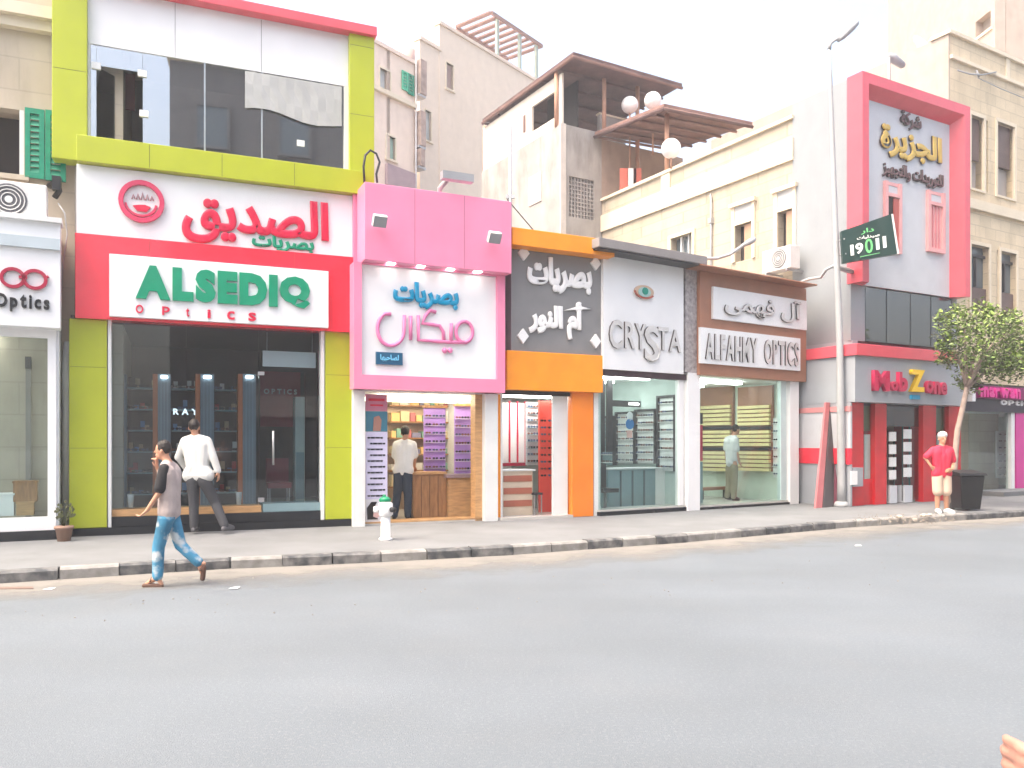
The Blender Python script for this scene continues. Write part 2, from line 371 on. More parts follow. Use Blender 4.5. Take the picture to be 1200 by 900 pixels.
Ko = off_line(Kd, -1.9); Ki = off_line(Kd, .05)
vs = []; fs = []
for a, b in zip(Ko, Ki): vs += [(a.x, a.y, .004), (b.x, b.y, .004)]
for i in range(len(Kd)-1): fs.append((2*i, 2*i+2, 2*i+3, 2*i+1))
me = bpy.data.meshes.new('road_dust'); me.from_pydata(vs, [], fs); uvl = me.uv_layers.new()
for lp in me.loops: uvl.data[lp.index].uv = (0, lp.vertex_index % 2)
me.materials.append(dust_mat()); o = bpy.data.objects.new('road_dust', me); C.objects.link(o); o['kind'] = 'structure'

# ================================================================== FACADE LINES
FL = fr(0, 11.75, 72, 12.1)
FA = fr(82, 12.5, 418, 14.2)
FP = fr(425, 13.9, 597, 15.05)
FO = fr(600, 15.15, 706, 16.05)
FC = fr(706, 15.95, 818, 17.4)
FF = fr(820, 17.4, 940, 19.35)
FJ = fr(1000, 18.7, 1137, 20.9)
FR = fr(1137, 22.5, 1200, 23.9)
G0 = .004

def shell(T, s0, s1, ztop, zceil, depth, wallm, inm, floorm, o0, o1, front=True, backm=None, fy=0.0):
    """hollow ground floor with an opening o0..o1 in front and a solid upper part"""
    t = .1
    T.box('floor', floorm, s0, s1, fy, depth, PAVE-.02, PAVE+.03)
    T.part('wall', MB().box(s0, s0+t, fy, depth, PAVE+.03, zceil).box(s1-t, s1, fy, depth, PAVE+.03, zceil).box(s0+t, s1-t, depth-t, depth, PAVE+.03, zceil), inm)
    T.box('upper_wall', wallm, s0, s1, fy, depth, zceil+.08, ztop)
    T.box('ceiling', roomw if inm is not roomd else roomd, s0, s1, fy, depth, zceil, zceil+.08)
    if backm: T.box('back_panel', backm, s0+t, s1-t, depth-t-.03, depth-t, PAVE+.03, zceil)

# ------------------------------------------------------------------ eyeglasses, one small mesh shared by every pair
def specs_mesh(m):
    mb = MB()
    for sx in (-1, 1):
        poly = [(sx*.034+.029*math.cos(a)*(1 if abs(math.cos(a)) > .5 else 1), .022*math.sin(a)) for a in [2*math.pi*k/8 for k in range(8)]]
        mb.prism(poly, -.006, .0)
        mb.box(sx*.064-.003, sx*.064+.003, 0, .05, .006, .012)
    mb.box(-.01, .01, -.006, 0, .004, .010)
    return mb.mesh('eyeglasses', m)
SPM = [specs_mesh(lensm), specs_mesh(mat('brown_frame', (.16, .07, .05), .3)), specs_mesh(mat('blue_frame', (.05, .08, .16), .3))]
ORD = ['first', 'second', 'third', 'fourth', 'fifth', 'sixth', 'seventh', 'eighth', 'ninth']
def specs(F, x, y, z, where, group, scale=1.0, col=0, row=0):
    label = '%s dark pair from left in %s row from bottom, %s' % (ORD[col], ORD[row], where)
    o = bpy.data.objects.new('eyeglasses', random.choice(SPM)); C.objects.link(o)
    o.matrix_world = F.M @ Matrix.Translation((x, y, z)) @ Matrix.Rotation(random.uniform(-.12, .12), 4, 'Z') @ Matrix.Diagonal((scale, 1, scale, 1))
    o['label'] = label; o['category'] = 'eyeglasses'; o['group'] = group

# ================================================================== LEFT EDGE SHOP (glasses sign, "Optics")
F = FL; s = F.s_; z = F.z_
T = Thing('shop_building', 'white framed optician shop cut off by the left edge of the photo', 'shop', F, (0, 0, PAVE))
e = s(72); zs0, zs1 = z(40, 386), z(40, 263)
shell(T, -2.6, e-.03, zs1-.05, zs0-.02, 3.0, roughw, roomw, floorw, 0, 0, fy=.02)
T.box('plinth', dark, -2.6, e, -.06, .02, PAVE, z(30, 622))
xp = s(56)
T.box('frame_post', white, xp, s(66), -.04, .02, z(30, 622), zs0)
T.box('frame_post', white, s(-70), s(-62), -.04, .02, z(30, 622), zs0)
T.box('sill', white, -2.6, xp, -.03, .02, z(30, 622), z(30, 606))
T.box('head_rail', white, -2.6, xp, -.03, .02, z(40, 396), zs0)
T.box('glass_pane', glass, s(-62), xp, 0, .012, z(30, 606), z(40, 396))
T.box('glass_pane', glass, -2.6, s(-70), 0, .012, z(30, 606), z(40, 396))
T.box('ceiling_light', lamp_on, -1.6, -.2, .6, .75, zs0-.09, zs0-.03)
T.box('ceiling_light', lamp_on, -.4, .0, 1.5, 1.6, zs0-.09, zs0-.03)
T = Thing('display_cabinet', 'dark display cabinet with pale rows behind the glass of the leftmost shop', 'cabinet', F, (0, .9, PAVE))
x0, x1 = s(-10, .9), s(19, .9)
T.box('carcass', mat('maroon_cabinet', (.10, .03, .04), .4), x0, x1, .95, 1.25, PAVE+.03, z(10, 480, .9))
for k in range(7): T.box('shelf', trim, x0+.03, x1-.03, .88, .95, z(10, 590-k*15, .9), z(10, 588-k*15, .9))
T = Thing('display_stand', 'slim grey column stand inside the leftmost shop near its white post', 'stand', F, (s(33, .6), .6, PAVE))
T.box('post', mat('grey_brown', (.28, .25, .23), .5), s(30, .6), s(36, .6), .6, .7, PAVE+.03, z(33, 420, .6))
T.box('cap', darkm, s(29.5, .6), s(36.5, .6), .58, .72, z(33, 432, .6), z(33, 418, .6))
for k, (a, b, c, d, mm, lb) in enumerate([(16, 44, 588, 566, wood2, 'brown box on the floor in the window of the leftmost shop'), (20, 40, 604, 590, wood, 'tan woven box below the brown one in the leftmost shop window'), (0, 17, 604, 580, white, 'white box beside the tan box in the leftmost shop window')]):
    T = Thing('box', lb, 'box', F, (s((a+b)/2, .25), .25, PAVE+.04)); 
    T.box('box_body', mm, s(a, .25), s(b, .25), .15, .4, max(PAVE+.04, z(20, c, .2)), z(20, d, .2)); T.box('box_lid', mm, s(a, .25)-.01, s(b, .25)+.01, .14, .41, z(20, d, .2), z(20, d, .2)+.03)
T = Thing('shop_sign', 'white box sign with red glasses logo and black Optics lettering at left edge', 'sign', F, (0, -.15, zs0))
T.box('sign_board', board, -2.6, e, -.28, .0, zs0, zs1, bevel=.01)
T.box('top_lip', trim, -2.65, e+.02, -.36, .0, zs1-.02, zs1+.05)
T.box('light_trough', mat('trough_grey', (.45, .52, .56), .4), -2.6, e, -.34, -.28, z(30, 290, -.3), z(30, 277, -.3))
z0, z1 = z(20, 361, -.28), z(20, 345, -.28)
latin(T, 'Optics', blk, s(-7, -.3), s(58, -.3), z0, z1, -.28, .04, gap=.16, off=.03, lower=True)
def ring(mb, cx, cz, rx, rz, wd, y0, y1, n=20, a0=0, a1=2*math.pi):
    full = abs(a1-a0-2*math.pi) < .01; m = n if full else n+1; vs = []
    for k in range(m):
        a = a0+(a1-a0)*k/n
        for rr in (0, -wd):
            for y in (y0, y1): vs.append((cx+(rx+rr)*math.cos(a), y, cz+(rz+rr)*math.sin(a)))
    fs = []
    for k in range(n):
        i = 4*k; j = 4*((k+1) % m)
        fs += [(i, i+1, j+1, j), (i+2, j+2, j+3, i+3), (i, j, j+2, i+2), (i+1, i+3, j+3, j+1)]
    if not full: i = 4*(m-1); fs += [(0, 2, 3, 1), (i, i+1, i+3, i+2)]
    return mb.add(vs, fs)
wine = mat('wine_letter', (.36, .015, .05), .35)
mb = MB(); cz = z(20, 326, -.3)
for px in (15, 41): ring(mb, s(px, -.3), cz+.0, .16, .15, .045, -.33, -.28)
mb.box(s(26, -.3)-.04, s(30, -.3)+.02, -.33, -.28, cz, cz+.04)
mb.tube([(s(53, -.3), -.31, cz+.03), (s(57, -.3), -.31, cz+.06)], .02)
T.part('glasses_logo', mb, wine)

# cream building behind with green shutter
F = FA; s = F.s_; z = F.z_
T = Thing('apartment_building', 'old cream building with green shuttered window at the top left', 'building', F, (-1, .25, 0))
x1 = s(95, .3)
wx0, wx1, wz0, wz1 = s(-22, .3), s(28, .3), z(10, 205, .3), z(10, 127, .3)
yb = 3
T.part('wall', MB().box(-6, wx0, .3, yb, 0, 12.5).box(wx1, x1+.6, .3, yb, 0, 12.5).box(wx0, wx1, .3, yb, 0, wz0).box(wx0, wx1, .3, yb, wz1, 12.5).box(wx0, wx1, .9, yb, wz0, wz1), creaml)
w_ = T.box('window', winback, wx0, wx1, .75, .8, wz0, wz1)
T.box('sill', creaml, wx0-.1, wx1+.08, .2, .3, wz0-.08, wz0-.002)
T.box('window_frame', trim, wx1-.06, wx1, .3, .42, wz0, wz1)
T.box('cornice', trimst, -6, s(62, .1), .05, .3, z(30, 22, .2), z(30, 8, .2))
T.box('cornice', trimst, -6, s(60, .1), .15, .3, z(30, 34, .2), z(30, 22, .2))
def shutter(T, x0, x1, y, z0, z1, m, ns=10, parent=None):
    sh = T.part('shutter', MB().box(x0, x0+.07, y, y+.05, z0, z1).box(x1-.07, x1, y, y+.05, z0, z1).box(x0+.07, x1-.07, y, y+.05, z0, z0+.08).box(x0+.07, x1-.07, y, y+.05, z1-.08, z1), m, parent)
    h = (z1-z0-.16)/ns
    for k in range(ns):
        a = z0+.08+h*k
        T.part('slat', MB().add([(x0+.07, y+.005, a), (x1-.07, y+.005, a), (x1-.07, y+.04, a+h*.95), (x0+.07, y+.04, a+h*.95), (x0+.07, y+.012, a), (x1-.07, y+.012, a), (x1-.07, y+.047, a+h*.95), (x0+.07, y+.047, a+h*.95)],
          [(0, 1, 2, 3), (7, 6, 5, 4), (0, 4, 5, 1), (3, 2, 6, 7)]), m, sh)
    return sh
shutter(T, s(29, .2), s(52, .2), .2, wz0-.03, wz1+.02, greensh)
shutter(T, s(53, .12), s(77, .12), .12, wz0-.06, wz1+.0, greensh)
# narrow dark alley strip with pipe between first two shops
T = Thing('drain_pipe', 'grey drain pipe in the narrow gap left of the lime pillar', 'pipe', F, (s(77, .1), .1, PAVE))
T.part('pipe', MB().tube([(s(77, .1), .18, PAVE), (s(77, .1), .18, z(77, 425, .1)), (s(77, .1)+.02, .25, z(77, 400, .1))], .06), trim)
T = Thing('cable', 'loose grey cable hanging down beside the air conditioner at left', 'cable', F)
T.part('strand', MB().tube([(s(68, .1), .1, z(68, 238, .1)), (s(76, .1), .08, z(76, 250, .1)), (s(79, .1), .08, z(79, 275, .1)), (s(74, .1), .08, z(74, 310, .1)), (s(72, .1), .1, z(72, 340, .1))], .012), metal)

# ------------------------------------------------------------------ air conditioners
def ac_unit(F, x0, x1, z0, z1, y0, label, fan=.35):
    T = Thing('air_conditioner', label, 'air conditioner', F, (x0, y0, z0)); dpt = .35
    T.box('casing', acw, x0, x1, y0, y0+dpt, z0, z1, bevel=.015)
    cx = x0+(x1-x0)*fan; cz = (z0+z1)/2; r = (z1-z0)*.42
    mb = MB(); mb.prism([(cx+r*math.cos(a), cz+r*math.sin(a)) for a in [2*math.pi*k/24 for k in range(24)]], y0-.012, y0+.01)
    g = T.part('fan_grille', mb, acg)
    mb = MB()
    for q in range(1, 5): ring(mb, cx, cz, r*q/4.5, r*q/4.5, .012, y0-.025, y0-.012, 18)
    mb.prism([(cx+r*.2*math.cos(a), cz+r*.2*math.sin(a)) for a in [2*math.pi*k/10 for k in range(10)]], y0-.03, y0-.012)
    T.part('fan_guard', mb, acw, g)
    T.part('bracket', MB().box(x0+.1, x0+.14, y0, y0+dpt+.25, z0-.05, z0-.002).box(x1-.14, x1-.1, y0, y0+dpt+.25, z0-.05, z0-.002), metal)
    return T
ac_unit(FL, FL.s_(-28, -.1), FL.s_(55, -.1), FL.z_(20, 258, -.1)+.0, FL.z_(20, 214, -.1), -.15, 'white air conditioner with round grey fan on top of the leftmost sign', fan=.46)
# black bracket thing under the shutter
mb = MB(); x = FA.s_(66, .1)
T = Thing('wall_bracket', 'small rusty black bracket on the wall below the green shutter', 'bracket', FA, (x, .2, FA.z_(66, 225, .1)))
mb.tube([(x-.12, .28, FA.z_(66, 215, .1)), (x, .1, FA.z_(66, 212, .1)), (x+.05, .05, FA.z_(66, 224, .1)), (x-.02, .1, FA.z_(66, 232, .1))], .045, 6); mb.box(x-.05, x+.07, .0, .12, FA.z_(66, 224, .1), FA.z_(66, 208, .1)); T.part('arm', mb, blk)

# ================================================================== ALSEDIQ SHOP
F = FA; s = F.s_; z = F.z_
xl, xr = s(82), s(414)
T = Thing('shop_building', 'two storey lime green framed shop with wide glass front and upper window band', 'shop', F, (0, 0, PAVE))
zopen = z(250, 383); ztop = z(435, 42)
zsil1 = z(250, 183); zsil0 = z(250, 213)
D = 3.4
T.box('floor', floorw, xl, xr, .1, D, PAVE, PAVE+.3)
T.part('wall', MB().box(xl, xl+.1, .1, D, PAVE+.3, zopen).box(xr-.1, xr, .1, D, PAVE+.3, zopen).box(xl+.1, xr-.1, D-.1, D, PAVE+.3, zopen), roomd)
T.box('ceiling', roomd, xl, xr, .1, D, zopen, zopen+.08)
T.box('floor_slab', roughw, xl+.05, xr-.05, .15, D, zopen+.08, zsil1-.05)
zw0, zw1 = zsil1, z(250, 75)
ux0, ux1 = s(62), s(437)
zr = ztop+.02
# upper room
T.part('upper_room', MB().box(ux0+.05, ux0+.2, .2, D, zsil1, zr-.1).box(ux1-.2, ux1-.05, .2, D, zsil1, zr-.1).box(ux0+.2, ux1-.2, D-.1, D, zsil1, zr-.1).box(ux0+.2, ux1-.2, .25, D, zsil1-.1, zsil1), mat('upper_room', (.34, .37, .39), .7))
T.box('roof_slab', roughw, ux0, ux1, .1, D+.1, zr-.1, zr-.002)
T.box('parapet_panel', board, s(103), s(408), .0, .12, zw1, zr-.1)
T.box('pillar', lime, ux0, s(103), -.12, .2, zsil0+.05, zr-.1, bevel=.01)
T.box('pillar', lime, s(408), ux1, -.12, .2, zsil0+.05, zr-.1, bevel=.01)
T.box('roof_edge', jred, ux0-.03, ux1+.03, -.2, .2, zr-.1, zr+.06, bevel=.01)
T.box('sill_band', lime, s(90, -.2), s(427, -.2), -.28, .1, zsil0, zsil1-.02, bevel=.01)
wf = T.part('window_frame', MB().box(s(103), s(408), .0, .06, zw0-.02, zw0+.04).box(s(403), s(408), -.03, .05, zw0+.04, zw1).box(s(103), s(106), -.02, .05, zw0+.04, zw1), trim)
xs = [s(106), s(113), s(167), s(240), s(307), s(403)]
hz0, hz1 = z(140, 158), z(140, 80)
T.box('glass_pane', glass_up, xs[0], xs[1]-.003, .02, .032, zw0+.04, zw1)
T.box('glass_pane', glass_up, xs[1], xs[2], .02, .032, hz1, zw1)
for a, b in zip(xs[2:-1], xs[3:]): T.box('glass_pane', glass_up, a+.004, b-.004, .02, .032, zw0+.04, zw1)
T.part('open_sash', MB().add([(xs[1], .02, zw0+.05), (xs[1]+.35, .42, zw0+.05), (xs[1]+.35, .42, hz1-.02), (xs[1], .02, hz1-.02), (xs[1]-.01, .03, zw0+.05), (xs[1]+.34, .43, zw0+.05), (xs[1]+.34, .43, hz1-.02), (xs[1]-.01, .03, hz1-.02)], [(0, 1, 2, 3), (7, 6, 5, 4), (0, 3, 7, 4), (1, 5, 6, 2), (2, 6, 7, 3), (0, 4, 5, 1)]), glass_up)
for px, py in ((113, 77), (167, 86), (169, 133)):
    T.box('glass_clip', white, s(px)-.07, s(px)+.06, -.01, .05, z(px, py)-.05, z(px, py)+.05)
T.box('red_drape', mat('maroon_cloth', (.16, .02, .04), .8), s(140, .9), s(158, .9), .9, .95, z(150, 128, .9), z(150, 86, .9))
mb = MB(); n = 12; pts = []
for i in range(n+1):
    for j in range(4):
        u = i/n; v = j/3; x = s(287)+(s(400)-s(287))*u; zt = zw1-.03; zb = z(340, 128)-.1+.05*math.sin(u*7)-.10*u
        pts.append((x, -.012-.02*abs(math.sin(u*17+v*3)), zt+(zb-zt)*v))
mb.add(pts, [(i*4+j, i*4+j+1, (i+1)*4+j+1, (i+1)*4+j) for i in range(n) for j in range(3)]+[(i*4+j, (i+1)*4+j, (i+1)*4+j+1, i*4+j+1) for i in range(0)])
T.part('paper_sheet', mb, mat('paper_sheet', (.42, .43, .42), .8))
T.box('sticker', white, s(348), s(357), .005, .018, z(352, 171), z(352, 164))
for px in (240, 307): T.box('mullion', mat('thin_mullion', (.4, .44, .46), .3, metal=.5), s(px)-.012, s(px)+.012, .0, .05, zw0+.04, zw1)
# lower pillars
zpil0 = PAVE+.12
T.box('pillar', lime, s(82), s(126), -.12, .12, zpil0, zopen, bevel=.008)
T.box('pillar', lime, s(380), s(413), -.12, .12, zpil0, zopen, bevel=.008)
T.box('pillar_trim', trim, s(127), s(131), -.1, .1, zpil0, zopen)
T.box('pillar_trim', trim, s(375), s(379), -.1, .1, zpil0, zopen)
T.box('plinth', dark, s(82)-.02, s(418), -.16, .1, PAVE, zpil0-.003)
T.box('plinth', dark, s(131), s(375), -.06, .1, zpil0, z(250, 602))
T.box('display_ledge', wood, s(131), s(306), -.02, .45, z(250, 602)+.003, z(250, 594))
T.box('door_step', teal, s(308), s(375), -.02, .45, z(250, 602)+.003, z(250, 592))
zg0 = z(250, 593)
T.box('glass_pane', glass_dark, s(131), s(218), .03, .042, zg0, zopen)
T.box('glass_pane', glass_dark, s(218)+.006, s(303), .03, .042, zg0, zopen)
T.box('glass_pane', glass_dark, s(303)+.006, s(374), .03, .042, z(340, 436), zopen)
T.box('glass_pane', glass_dark, s(358), s(374), .03, .042, zg0, z(340, 436)-.006)
dr = T.box('door', glass_dark, s(304), s(357), .03, .042, zg0, z(340, 436)-.006)
T.part('handle', MB().tube([(s(320), -.03, z(320, 545)), (s(320), -.03, z(320, 505))], .018).box(s(320)-.01, s(320)+.01, -.03, .03, z(320, 540), z(320, 540)+.03).box(s(320)-.01, s(320)+.01, -.03, .03, z(320, 510), z(320, 510)+.03), metal, dr)
T.box('hinge', metal, s(304)-.02, s(304)+.08, .01, .06, z(320, 588), z(320, 583), dr)
T.box('hinge', metal, s(304)-.02, s(304)+.08, .01, .06, z(320, 440), z(320, 436), dr)
# interior: steel cabinets, shelves
grp = 'tall lit steel cabinets inside the lime shop'
for k, (a, b, lb) in enumerate([(135, 148, 'tall dark steel display column nearest the left lime pillar'), (185, 200, 'second steel display column behind the lime shop glass'), (235, 251, 'third steel display column from the left, behind the man in white'), (285, 300, 'rightmost steel display column next to the glass door')]):
    a0, b0 = s(a, .55), s(b, .55); zt = z(a, 438, .55)
    T2 = Thing('display_column', lb, 'display column', F, (a0, .55, PAVE+.3), grp)
    T2.box('column_body', steelc, a0, b0, .58, .9, PAVE+.3, zt)
    for q in (.25, .5, .75): T2.box('rib', mat('rib_blue', (.20, .26, .31), .3, metal=.4), a0+(b0-a0)*q-.012, a0+(b0-a0)*q+.012, .56, .58, PAVE+.4, zt-.12)
    T2.box('lamp', lamp_on, a0+.05, b0-.05, .54, .58, zt-.07, zt-.03)
    if k in (1, 2, 3): T2.box('side_panel', mat('orange_side', (.42, .12, .04), .4), a0-.08, a0-.005, .6, .95, PAVE+.3, zt)
specm = lensm
for k, (a, b) in enumerate([(149, 183), (201, 233), (252, 283)]):
    T2 = Thing('shelf_unit', ['dark shelf unit between the first and second steel columns', 'dark shelf unit with bright label between second and third steel columns', 'dark shelf unit right of the man in white, left of the door'][k], 'shelf unit', F, (s(a, .9), .9, PAVE+.3), 'dark shelf units inside the lime shop')
    a0, b0 = s(a, .9), s(b, .9)
    T2.box('back_panel', roomd, a0, b0, 1.2, 1.25, PAVE+.3, z(a, 440, .9))
    for q in range(6):
        zz = PAVE+.55+q*.36
        T2.box('shelf', teal, a0, b0, .88, 1.2, zz, zz+.02)
        for r in range(5):
            if random.random() < .55:
                x = a0+(b0-a0)*(r+random.uniform(.2, .8))/5; cc = random.choice([('card_white', (.7, .7, .68)), ('card_blue', (.1, .25, .5)), ('card_red', (.5, .05, .06)), ('card_tan', (.45, .33, .2))])
                T2.box('display_card', mat(cc[0], cc[1], .5), x-.03, x+.04, 1.05, 1.12, zz+.021, zz+random.uniform(.07, .2))
        for r in range(4):
            if random.random() < .9:
                x = a0+(b0-a0)*(r+.5)/4
                specs(F, x, .92, zz+.05, '%s lime shop shelf unit' % ['left', 'middle', 'right'][k], 'eyeglasses on the lime shop shelves', 1.1, r, q)
T2 = Thing('label_board', 'small bright lettered strip on the shelf above the man in white', 'sign', F, (s(217, .85), .85, z(217, 490, .85)))
latin(T2, 'RAY', mat('bright_letter', (.8, .85, .9), .4, emit=(.8, .9, 1), es=.5), s(203, .85), s(232, .85), z(217, 486, .85), z(217, 479, .85), .85, .02, gap=.3)
T2.o['label'] = 'small bright lettered strip on the shelf above the man in white'
for px, lb in ((153, 'white paper cup on the window ledge at left of the lime shop'), (280, 'white paper cup on the ledge right of the man in white')):
    x = s(px, .1); single('paper_cup', lb, 'cup', MB().tube([(x, .12, zg0), (x, .12, zg0+.2), (x, .12, zg0+.21)], [.035, .05, .052], 12), white, F, (x, .12, zg0))
T2 = Thing('hanging_board', 'white blank board hanging above the door inside the lime shop', 'board', F, (s(338, .3), .3, z(338, 430, .3)))
T2.box('board', board, s(308, .3), s(370, .3), .3, .35, z(338, 430, .3), z(338, 412, .3))
T2.part('hanger', MB().tube([(s(313, .3), .32, z(338, 412, .3)), (s(313, .3), .32, zopen)], .008).tube([(s(366, .3), .32, z(338, 412, .3)), (s(366, .3), .32, zopen)], .008), metal)
T2 = Thing('display_banner', 'dark red banner with pale letters behind the lime shop door', 'banner', F, (s(330, 1.6), 1.6, PAVE+.3))
T2.box('cloth', mat('maroon_banner', (.22, .012, .03), .6), s(305, 1.6), s(352, 1.6), 1.6, 1.63, z(330, 500, 1.6), z(330, 436, 1.6))
latin(T2, 'OPTICS', trim, s(309, 1.6), s(348, 1.6), z(330, 462, 1.6), z(330, 456, 1.6), 1.6, .01, gap=.3)
T2 = Thing('chair', 'dark red seat inside the door of the lime shop', 'chair', F, (s(330, .9), .9, PAVE+.3))
x = s(328, .9); T2.box('seat', mat('dark_red_seat', (.2, .01, .03), .5), x-.2, x+.2, .9, 1.3, PAVE+.62, PAVE+.72); T2.box('backrest', mat('dark_red_seat', (0,0,0)), x-.2, x+.2, 1.28, 1.34, PAVE+.72, PAVE+1.15)
for q in (-.18, .16):
    for r in (.92, 1.26): T2.box('leg', metal, x+q, x+q+.02, r, r+.02, PAVE+.3, PAVE+.62)
T2 = Thing('wall_cabinet', 'pale grey cabinet seen through the right of the lime shop glass', 'cabinet', F, (s(350, 1.2), 1.2, PAVE+.3))
T2.box('carcass', roomg, s(346, 1.2), s(357, 1.2), 1.2, 1.5, PAVE+.3, z(350, 465, 1.2)); T2.box('drawer_front', teal, s(347, 1.2), s(356, 1.2), 1.18, 1.2, PAVE+.4, z(350, 530, 1.2))
seam = mat('joint_shadow_gap', (.05, .05, .04), .8)
def joint(T, x0, x1, y, z0, z1): T.box('panel_joint', seam, x0, x1, y-.0015, y+.004, z0, z1)
for (a, b) in ((82, 126), (380, 413)):
    for zz in (PAVE+1.35, PAVE+2.6): joint(T, s(a)+.012, s(b)-.012, -.12, zz, zz+.005)
for zz in (zsil1+1.0, zsil1+2.2): joint(T, ux0+.015, s(103)-.012, -.12, zz, zz+.006); joint(T, s(408)+.012, ux1-.015, -.12, zz, zz+.006)
for px in (175, 260, 345): joint(T, s(px, -.28), s(px, -.28)+.006, -.28, zsil0+.015, zsil1-.04)
for px in (205, 306): joint(T, s(px), s(px)+.006, .0, zw1+.01, zr-.11)
# signs
zt1 = zsil0-.01; zmid = z(250, 290)
T = Thing('shop_sign', 'white signboard with red Arabic name and round red emblem above the red band', 'sign', F, (s(90), -.1, zmid))
T.box('sign_board', board, s(90, -.1), s(418, -.1), -.14, .14, zmid, zt1)
def P(px, py, y): return s(px, y), z(px, py, y)
yy = -.14
xa, xb = s(213, yy), s(385, yy)
arabic(T, 'الصديق', redtxt, xa, xb, z(300, 291, yy), z(300, 229, yy), yy, .05, .04)
arabic(T, 'بصريات', green, s(295, yy), s(368, yy), z(330, 296, yy), z(330, 275, yy), yy, .03, .05)
cx, cz = P(166, 237, yy); mb = MB()
R = (s(193, yy)-s(139, yy))/2
ring(mb, cx, cz, R, R, .07, -.21, -.14, 32)
e1 = T.part('emblem_ring', mb, mat('emblem_red', (.60, .05, .12), .35))
mb = MB(); ring(mb, cx-.01, cz-.02, R*.72, R*.66, .035, -.18, -.14, 20, math.radians(185), math.radians(355)); T.part('emblem_arc', mb, mat('emblem_red', (0,0,0)), e1)
mb = MB(); mb.prism([(cx-R*.38, cz-R*.22), (cx-.2*R, cz-.45*R), (cx+.2*R, cz-.47*R), (cx+.4*R, cz-.22*R), (cx+.15*R, cz-.14*R), (cx-.1*R, cz-.16*R)], -.18, -.14); T.part('emblem_crescent', mb, redtxt, e1)
mb = MB()
for q in range(5): mb.tube([(cx-R*.42+q*R*.2, -.15, cz+R*.1), (cx-R*.36+q*R*.2, -.15, cz+R*(.45-.06*abs(q-2))), (cx-R*.28+q*R*.2, -.15, cz+R*.12)], .012, 5)
T.part('emblem_strokes', mb, mat('emblem_pale', (.55, .3, .33), .5), e1)
T = Thing('shop_sign', 'glossy red fascia holding white board with green ALSEDIQ Optics lettering', 'sign', F, (s(88), -.15, zopen))
T.box('fascia', red, s(88, -.2), s(415, -.2), -.22, .1, zopen, zmid-.003, bevel=.01)
bz0, bz1 = z(250, 377, -.3), z(250, 307, -.3)
T.box('sign_board', board, s(128, -.3), s(385, -.3), -.3, -.22, bz0, bz1, bevel=.005)
for px in (175, 345): joint(T, s(px, -.2), s(px, -.2)+.005, -.22, bz1+.01, zmid-.02)
latin(T, 'ALSEDIQ', green, s(159, -.3), s(363, -.3), z(260, 356, -.3), z(260, 318, -.3), -.3, .045, gap=.05, off=.075)
xx = [159, 190, 218, 243, 266, 291]
for ch, px in zip('Optics', xx): latin(T, ch, redtxt, s(px, -.3), s(px+(9 if ch not in 'ti' else 4), -.3), z(px, 367+(px-160)*.07, -.3)+(.0), z(px, 357+(px-160)*.07, -.3), -.3, .02, gap=.1, lower=False, off=.02)
for k in range(10):   # soffit spots
    pass

# ================================================================== PINK SHOP
F = FP; s = F.s_; z = F.z_
zop = z(505, 460); zb0 = z(510, 456, -.1); 
T = Thing('shop_building', 'small shop with pink cladding and open lit front between lime and orange shops', 'shop', F, (0, 0, PAVE))
shell(T, s(416), s(592), z(425, 212)-.1, zop, 3.2, pink, roomw, floorw, 0, 0, fy=.12)
T.box('column', trim, s(414), s(427.5), -.02, .12, PAVE, zop)
T.box('column', trim, s(568), s(583), -.02, .12, PAVE, zop)
T.box('door_jamb', wood, s(555, .2), s(567, .2), .12, .35, PAVE, zop)
T.box('door_sill', wood, s(428), s(568), .12, .5, PAVE+.03, PAVE+.06)
T.box('ceiling_light', lamp_warm, .5, 2.4, .7, .9, zop-.07, zop-.005)
T.box('ceiling_light', lamp_warm, .5, 2.4, 1.8, 2.0, zop-.07, zop-.005)
zt = z(425, 214, -.35); zbx = z(510, 313, -.35)
T = Thing('upper_cladding', 'projecting flat pink box above the pink framed Arabic sign', 'cladding', F, (s(425), -.3, zbx))
T.box('cladding_panel', pink, s(427, -.4), s(599, -.4), -.42, .1, zbx, zt, bevel=.01)
for px in (486, 544): joint(T, s(px, -.42), s(px, -.42)+.005, -.42, zbx+.015, zt-.015)
for px in (460, 495, 530, 562): T.box('soffit_light', lamp_on, s(px, -.4)-.06, s(px, -.4)+.06, -.36, -.26, zbx-.015, zbx-.001)
T = Thing('shop_sign', 'pink framed white sign with blue Arabic word over large pink word', 'sign', F, (s(425), -.1, zb0))
y = -.22
a, b, c, d = s(415, y), s(592, y), z(510, 458, y), zbx-.003
ia, ib, ic, id_ = s(424, y), s(583, y), z(510, 442, y), d-.02
T.part('sign_frame', MB().box(a, ia, y, .1, c, d).box(ib, b, y, .1, c, d).box(ia, ib, y, .1, c, ic).box(ia, ib, y, .1, id_, d), pink)
y2 = -.14
T.box('sign_board', board, ia, ib, y2, .05, ic, id_)
arabic(T, 'بصريات', bluetxt, s(460, y2), s(537, y2), z(500, 363, y2), z(500, 332, y2), y2, .06, .06)
def Q(px, py): return (s(px, y2), y2-.03, z(px, py, y2))
def zq(pts): return [Q(425+a/6.924, 320+b/6.924) for a, b in pts]
mb = MB(); r = .033
arc = lambda cx, cy, rx, ry, a0, a1, n=14: [(cx+rx*math.cos(math.radians(a0+(a1-a0)*k/n)), cy+ry*math.sin(math.radians(a0+(a1-a0)*k/n))) for k in range(n+1)]
mb.tube(zq([(225, 335)]+arc(222, 455, 105, 135, 255, 90, 14)[1:]+arc(222, 470, 110, 120, 90, 10, 8)[1:]+[(335, 345)]), r)
mb.tube(zq([(385, 350), (385, 545)]), r)
mb.tube(zq([(590, 320), (540, 305), (505, 350), (480, 410), (560, 420), (620, 430), (650, 480), (655, 545)]), r)
